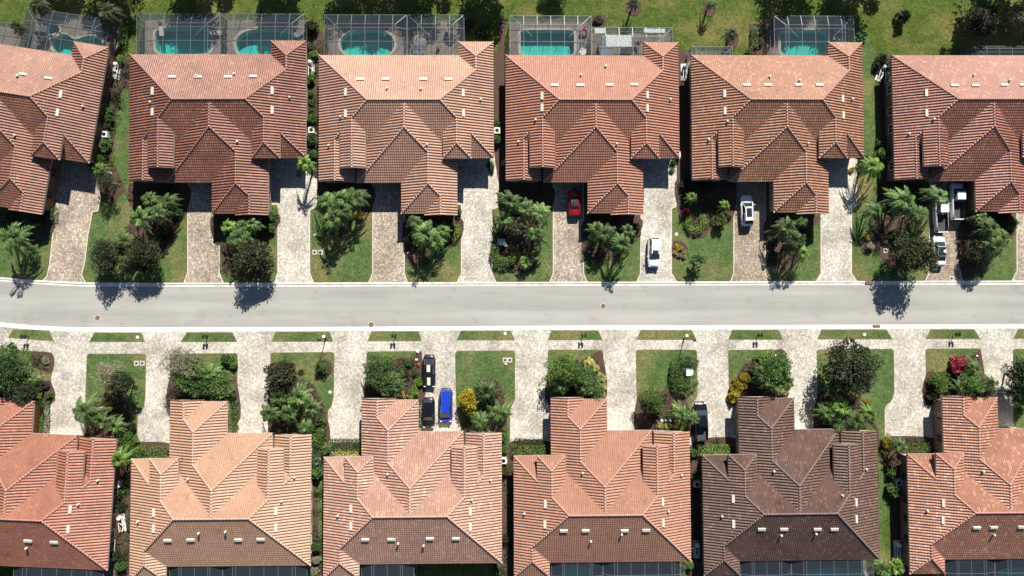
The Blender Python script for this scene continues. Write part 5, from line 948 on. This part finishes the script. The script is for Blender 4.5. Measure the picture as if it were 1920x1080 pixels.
ubox(940, 455, (.26, .40, .36), 'pale green utility box inside the horseshoe hedge'); ubox(948, 461, BOXW and (.6, .6, .56), 'tiny grey post box beside the pale green utility box', .16, .5); ubox(1290, 698, (.60, .66, .66), 'pale grey utility box inside the curved hedge')
def acu(px, py, lb):
    c = P(px, py, .5); root = empty('air_conditioner', (c.x, c.y, .13), 0, lb, 'air conditioner', 'air conditioners in the side yards')
    mb = MB(); mb.box(-.46, .46, -.46, .46, .08, .8, tap=.0); mobj('case', mb.mesh('case'), flat('ac_grey', (.55, .55, .52), .5, var=.05), root)
    mb = MB(); n = 24
    for k in range(n):
        a, b = 2 * PI * k / n, 2 * PI * (k + 1) / n; mb.face([(math.cos(a) * .30, math.sin(a) * .30, .83), (math.cos(b) * .30, math.sin(b) * .30, .83), (math.cos(b) * .44, math.sin(b) * .44, .83), (math.cos(a) * .44, math.sin(a) * .44, .83)]); mb.face([(math.cos(a) * .44, math.sin(a) * .44, .8), (math.cos(b) * .44, math.sin(b) * .44, .8), (math.cos(b) * .44, math.sin(b) * .44, .83), (math.cos(a) * .44, math.sin(a) * .44, .83)])
    mobj('rim', mb.mesh('rim'), BOXW, root); mb = MB(); mb.cyl(0, 0, .8, .815, .30, n=20); [mb.tube([(0, 0, .82), (math.cos(a) * .27, math.sin(a) * .27, .825)], .03, 4) for a in (0, 1.57, 3.14, 4.71)]; mobj('fan', mb.mesh('fan'), MET, root)
    mb = MB(); mb.box(-.55, .55, -.55, .55, 0, .08); mobj('pad', mb.mesh('pad'), CONC, root)
for x, y, lb in ((198, 253, 'beside the askew upper left house'), (585, 245, 'between the second and third upper houses'), (932, 246, 'between the third and fourth upper houses'), (1269, 291, 'in deep shade between the fourth and fifth upper houses'), (1657, 288, 'behind the spidery palm, left of the last upper house'),
  (593, 864, 'between the second and third lower houses'), (944, 863, 'between the third and fourth lower houses'), (1306, 907, 'between the fourth and fifth lower houses'), (1683, 904, 'between the fifth and sixth lower houses'), (221, 907, 'between the first and second lower houses')): acu(x, y, 'white-rimmed round-fan air conditioner ' + lb)
def pump(px, py, rz, lb, c2=(.62, .60, .56)):
    c = P(px, py, .3); root = empty('pool_pump', (c.x, c.y, .13), rz, lb, 'pool pump', 'pool pumps in the side yards'); m_ = flat('pvc_white', (.75, .74, .70), .4, var=.03)
    mb = MB(); mb.box(-.5, .5, -1.3, 1.3, 0, .08); mobj('pad', mb.mesh('pad'), flat('pad_pale', c2, .8, var=.1), root); mb = MB(); mb.cyl(0, .75, .08, .9, .28, n=16); mb.cyl(0, .75, .9, 1.0, .28, .1, 16); mobj('filter_tank', mb.mesh('filter_tank'), m_, root)
    mb = MB(); mb.tube([(0, -.6, .3), (0, .1, .3)], .16, 12); mobj('motor', mb.mesh('motor'), MET, root)
    mb = MB(); mb.tube([(-.25, -1.2, .1), (-.25, -1.2, .6), (-.25, .7, .6)], .05, 6); mb.tube([(.25, -1.0, .1), (.25, -1.0, .45), (.25, .9, .45), (0, .9, .7)], .05, 6); mb.tube([(.1, -1.2, .5), (.35, -.4, .5), (-.3, .2, .5)], .05, 6); mobj('pipework', mb.mesh('pipework'), m_, root)
pump(219, 132, -.15, 'white pool pump and pipes between the first and second upper houses'); pump(583, 128, 0, 'pool pump between the second and third upper houses'); pump(1651, 136, -.3, 'pale pool pump pad left of the last upper house'); pump(1283, 135, .0, 'pale pool pump between the fourth and fifth upper houses')
pump(228, 980, .15, 'white pool pump and pipes between the first and second lower houses'); pump(1306, 1030, 0, 'pool pump in deep shade between the fourth and fifth lower houses'); pump(1683, 1030, 0, 'pool pump in a pale tray between the fifth and sixth lower houses'); pump(1650, 0, 0, 'x') if False else None
# patio furniture inside the enclosures
FAB, FABG, WOODM, PINK = flat('grey_cushion', (.16, .18, .20), .8, var=.1), flat('pale_cushion', (.45, .44, .40), .8, var=.1), flat('dark_wicker', (.07, .05, .04), .8, var=.2), flat('pink_vinyl', (.62, .10, .24), .4, var=.1)
def lounger(px, py, rz, m_, lb):
    c = P(px, py, .4); root = empty('sun_lounger', (c.x, c.y, .15), rz, lb, 'sun lounger', 'patio furniture by the pools'); mb = MB(); mb.box(-.33, .33, -.95, .55, .28, .38); mobj('seat', mb.mesh('seat'), m_, root)
    mb = MB(); mb.face([(-.33, .55, .36), (.33, .55, .36), (.33, 1.05, .75), (-.33, 1.05, .75)]); mb.face([(-.33, .55, .28), (.33, .55, .28), (.33, 1.05, .67), (-.33, 1.05, .67)]); mobj('backrest', mb.mesh('backrest'), m_, root)
    for x in (-.28, .28):
        for y in (-.85, .5): mb = MB(); mb.cyl(x, y, 0, .28, .03, n=6); mobj('leg', mb.mesh('leg'), MET, root)
def table(px, py, r, m_, lb, sq=False):
    c = P(px, py, .75); root = empty('patio_table', (c.x, c.y, .15), 0, lb, 'table', 'patio furniture by the pools'); mb = MB()
    if sq: mb.box(-r, r, -r * .8, r * .8, .70, .75)
    else: mb.cyl(0, 0, .70, .74, r, n=24)
    mobj('tabletop', mb.mesh('tabletop'), m_, root)
    for sx in (-1, 1):
        for sy in (-1, 1): mb = MB(); mb.cyl(sx * r * .6, sy * r * .5, 0, .7, .03, n=6); mobj('leg', mb.mesh('leg'), MET, root)
def chair(px, py, rz, m_, lb):
    c = P(px, py, .45); root = empty('patio_chair', (c.x, c.y, .15), rz, lb, 'chair', 'patio furniture by the pools'); mb = MB(); mb.box(-.27, .27, -.27, .27, .38, .46); mobj('seat', mb.mesh('seat'), m_, root); mb = MB(); mb.box(-.27, .27, .24, .32, .46, .95); mobj('backrest', mb.mesh('backrest'), m_, root)
    for sx in (-.23, .23):
        for sy in (-.23, .23): mb = MB(); mb.cyl(sx, sy, 0, .38, .022, n=6); mobj('leg', mb.mesh('leg'), MET, root)
def tub(px, py, s, lb, cm):
    c = P(px, py, .8); root = empty('hot_tub', (c.x, c.y, .15), 0, lb, 'hot tub', 'patio furniture by the pools'); mb = MB(); mb.box(-s, s, -s, s, 0, .8); mobj('shell', mb.mesh('shell'), WOODM, root); mb = MB(); mb.box(-s - .05, s + .05, -s - .05, -.01, .8, .9, tap=.03); mb.box(-s - .05, s + .05, .01, s + .05, .8, .9, tap=.03); mobj('cover', mb.mesh('cover'), cm, root)
lounger(303, 56, .1, FABG, 'pale lounger at the head of the rectangular teal pool'); lounger(405, 62, PI / 2, FABG, 'pale lounger between the rectangular pool and the partition'); lounger(565, 62, 2.2, FAB, 'grey lounger at the right end of the rounded pale pool')
table(787, 68, .9, flat('taupe_top', (.30, .24, .19), .7, var=.1), 'square taupe patio table right of the oval blue pool', True); tub(787, 90, 1.0, 'dark square hot tub right of the oval blue pool', FAB)
for x, y, a, n in ((815, 62, .3, 'upper left'), (836, 66, -.4, 'upper middle'), (822, 88, 2.6, 'lower left'), (852, 70, 1.2, 'rightmost')): chair(x, y, a, FAB, 'grey patio chair right of the hot tub, %s' % n)
c = P(1095, 58, 1.0); mb = MB(); n = 28
for i in range(n):
    a0, a1 = 2 * PI * i / n, 2 * PI * (i + 1) / n
    for j in range(10):
        b0, b1 = 2 * PI * j / 10, 2 * PI * (j + 1) / 10
        def tp_(a, b): return ((.45 + .19 * math.cos(b)) * math.cos(a), (.45 + .19 * math.cos(b)) * math.sin(a), .19 * math.sin(b))
        mb.face([tp_(a0, b0), tp_(a1, b0), tp_(a1, b1), tp_(a0, b1)])
o = mobj('swim_ring', mb.mesh('swim_ring', True), PINK, None, (c.x, c.y, .55)); o.rotation_euler = (.5, .1, 0); tag(o, 'pink inflatable swim ring at the corner of the square-cornered pool', 'swim ring')
mb = MB(); mb.tube([(0, .3, 0), (0, .75, .25), (.05, .95, .75), (0, .75, 1.0), (-.05, .55, .9)], [.16, .13, .10, .12, .05], 8); mobj('neck', mb.mesh('neck', True), PINK, o)
table(1093, 97, .55, BOXW, 'round white side table right of the square-cornered pool'); tub(1135, 92, 1.0, 'blue-grey covered hot tub in the shallow enclosure with white panels', flat('blue_cover', (.14, .19, .23), .6, var=.1))
table(1180, 94, .65, MET, 'dark round table in the shallow enclosure with white panels')
for x, y, a, n in ((1168, 95, 1.5, 'left of'), (1193, 84, -1.2, 'right of')): chair(x, y, a, BLK, 'black patio chair %s the dark round table' % n)
tub(1574, 52, .95, 'blue-grey covered hot tub behind the orange-tan house', flat('blue_cover', (.14, .19, .23), .6, var=.1)); lounger(1572, 72, PI / 2, FABG, 'white lounger below the blue-grey hot tub cover'); lounger(72, 74, .1, FAB, 'grey lounger left of the free-form pool'); lounger(78, 50, .1, FAB, 'grey lounger left of the small round spa')
# white translucent panels on the shallow enclosure
for x0, x1, y0, y1, lb in ((1115, 1136, 53, 63, 'left white roof panel on the shallow enclosure'), (1207, 1247, 54, 62, 'right white roof panel on the shallow enclosure'), (1136, 1184, 66, 88, 'large pale roof panel in the middle of the shallow enclosure')):
    a, b = P(x0, y0, 3.0), P(x1, y1, 3.0); mb = MB(); mb.box(0, b.x - a.x, b.y - a.y, 0, 0, .03); tag(mobj('roof_panel', mb.mesh('roof_panel'), flat('frosted_panel', (.27, .30, .30), .5, var=.25), None, (a.x, a.y, 3.06)), lb, 'roof panel', 'white panels on the shallow enclosure')
# small garden ornaments
def rock(px, py, r, m_, lb, nm='garden_stone', cat='stone', gr='garden ornaments'):
    c = P(px, py, .2); bm = bmesh.new(); bmesh.ops.create_icosphere(bm, subdivisions=2, radius=r)
    for v in bm.verts: v.co = v.co * (1 + .22 * noise.noise(v.co * 2.3 / r + Vector((px, py, 0)))); v.co.z *= .7
    me = bpy.data.meshes.new(nm); bm.to_mesh(me); bm.free(); tag(mobj(nm, me, m_, None, (c.x, c.y, .12 + r * .3)), lb, cat, gr)
STN = flat('pale_stone', (.60, .57, .52), .8, var=.15)
rock(783, 659, .30, BOXW, 'white stone at the corner of the driveway with the striped coupe'); rock(781, 675, .22, BOXW, 'white round ornament above the red ball', 'garden_ornament', 'ornament'); rock(785, 684, .26, flat('red_ball', (.50, .05, .04), .4, var=.05), 'red ball ornament beside the striped black coupe', 'garden_ball', 'ornament')
for k, (x, y) in enumerate([(1232, 789), (1241, 789), (1249, 789), (1257, 789), (1265, 789), (1272, 789)]): rock(x, y, .22, BOXW, 'white stone in the row above the cream flowers, %s from the left' % ORD[k])
for x, y, lb in ((89, 674, 'white ornament in the upper mulch corner of the first garden below the road'), (82, 681, 'grey-white ornament below the white one in the first garden'), (427, 484, 'white stone under the third front lawn palms'), (765, 474, 'white stone in the fifth front lawn mulch'), (1105, 472, 'white stone in the seventh front lawn mulch, upper'), (1112, 479, 'white stone in the seventh front lawn mulch, lower'), (1408, 697, 'white ornament in the ninth garden'), (1633, 455, 'white ornament in the tenth front lawn'), (1832, 668, 'white ornament right of the crimson shrub'), (1455, 667, 'white ornament at the top of the ninth garden'), (948, 683, 'small white post in the sixth garden')): rock(x, y, .2, STN, lb, 'garden_ornament', 'ornament')
# ------------------------------------------------------------------ labels that single things out
from collections import defaultdict
byk = defaultdict(list)
for it in ITEMS: byk[(it[1], it[4])].append(it)
for (desc, zn), its in byk.items():
    its.sort(key=lambda i: i[5])
    for k, it in enumerate(its):
        lb = '%s %s' % (desc, zn)
        if len(its) > 1: lb += ', ' + (ORD[k] + ' from left' if k < 12 else 'number %d from left' % (k + 1))
        tag(it[0], lb, it[2], it[3])
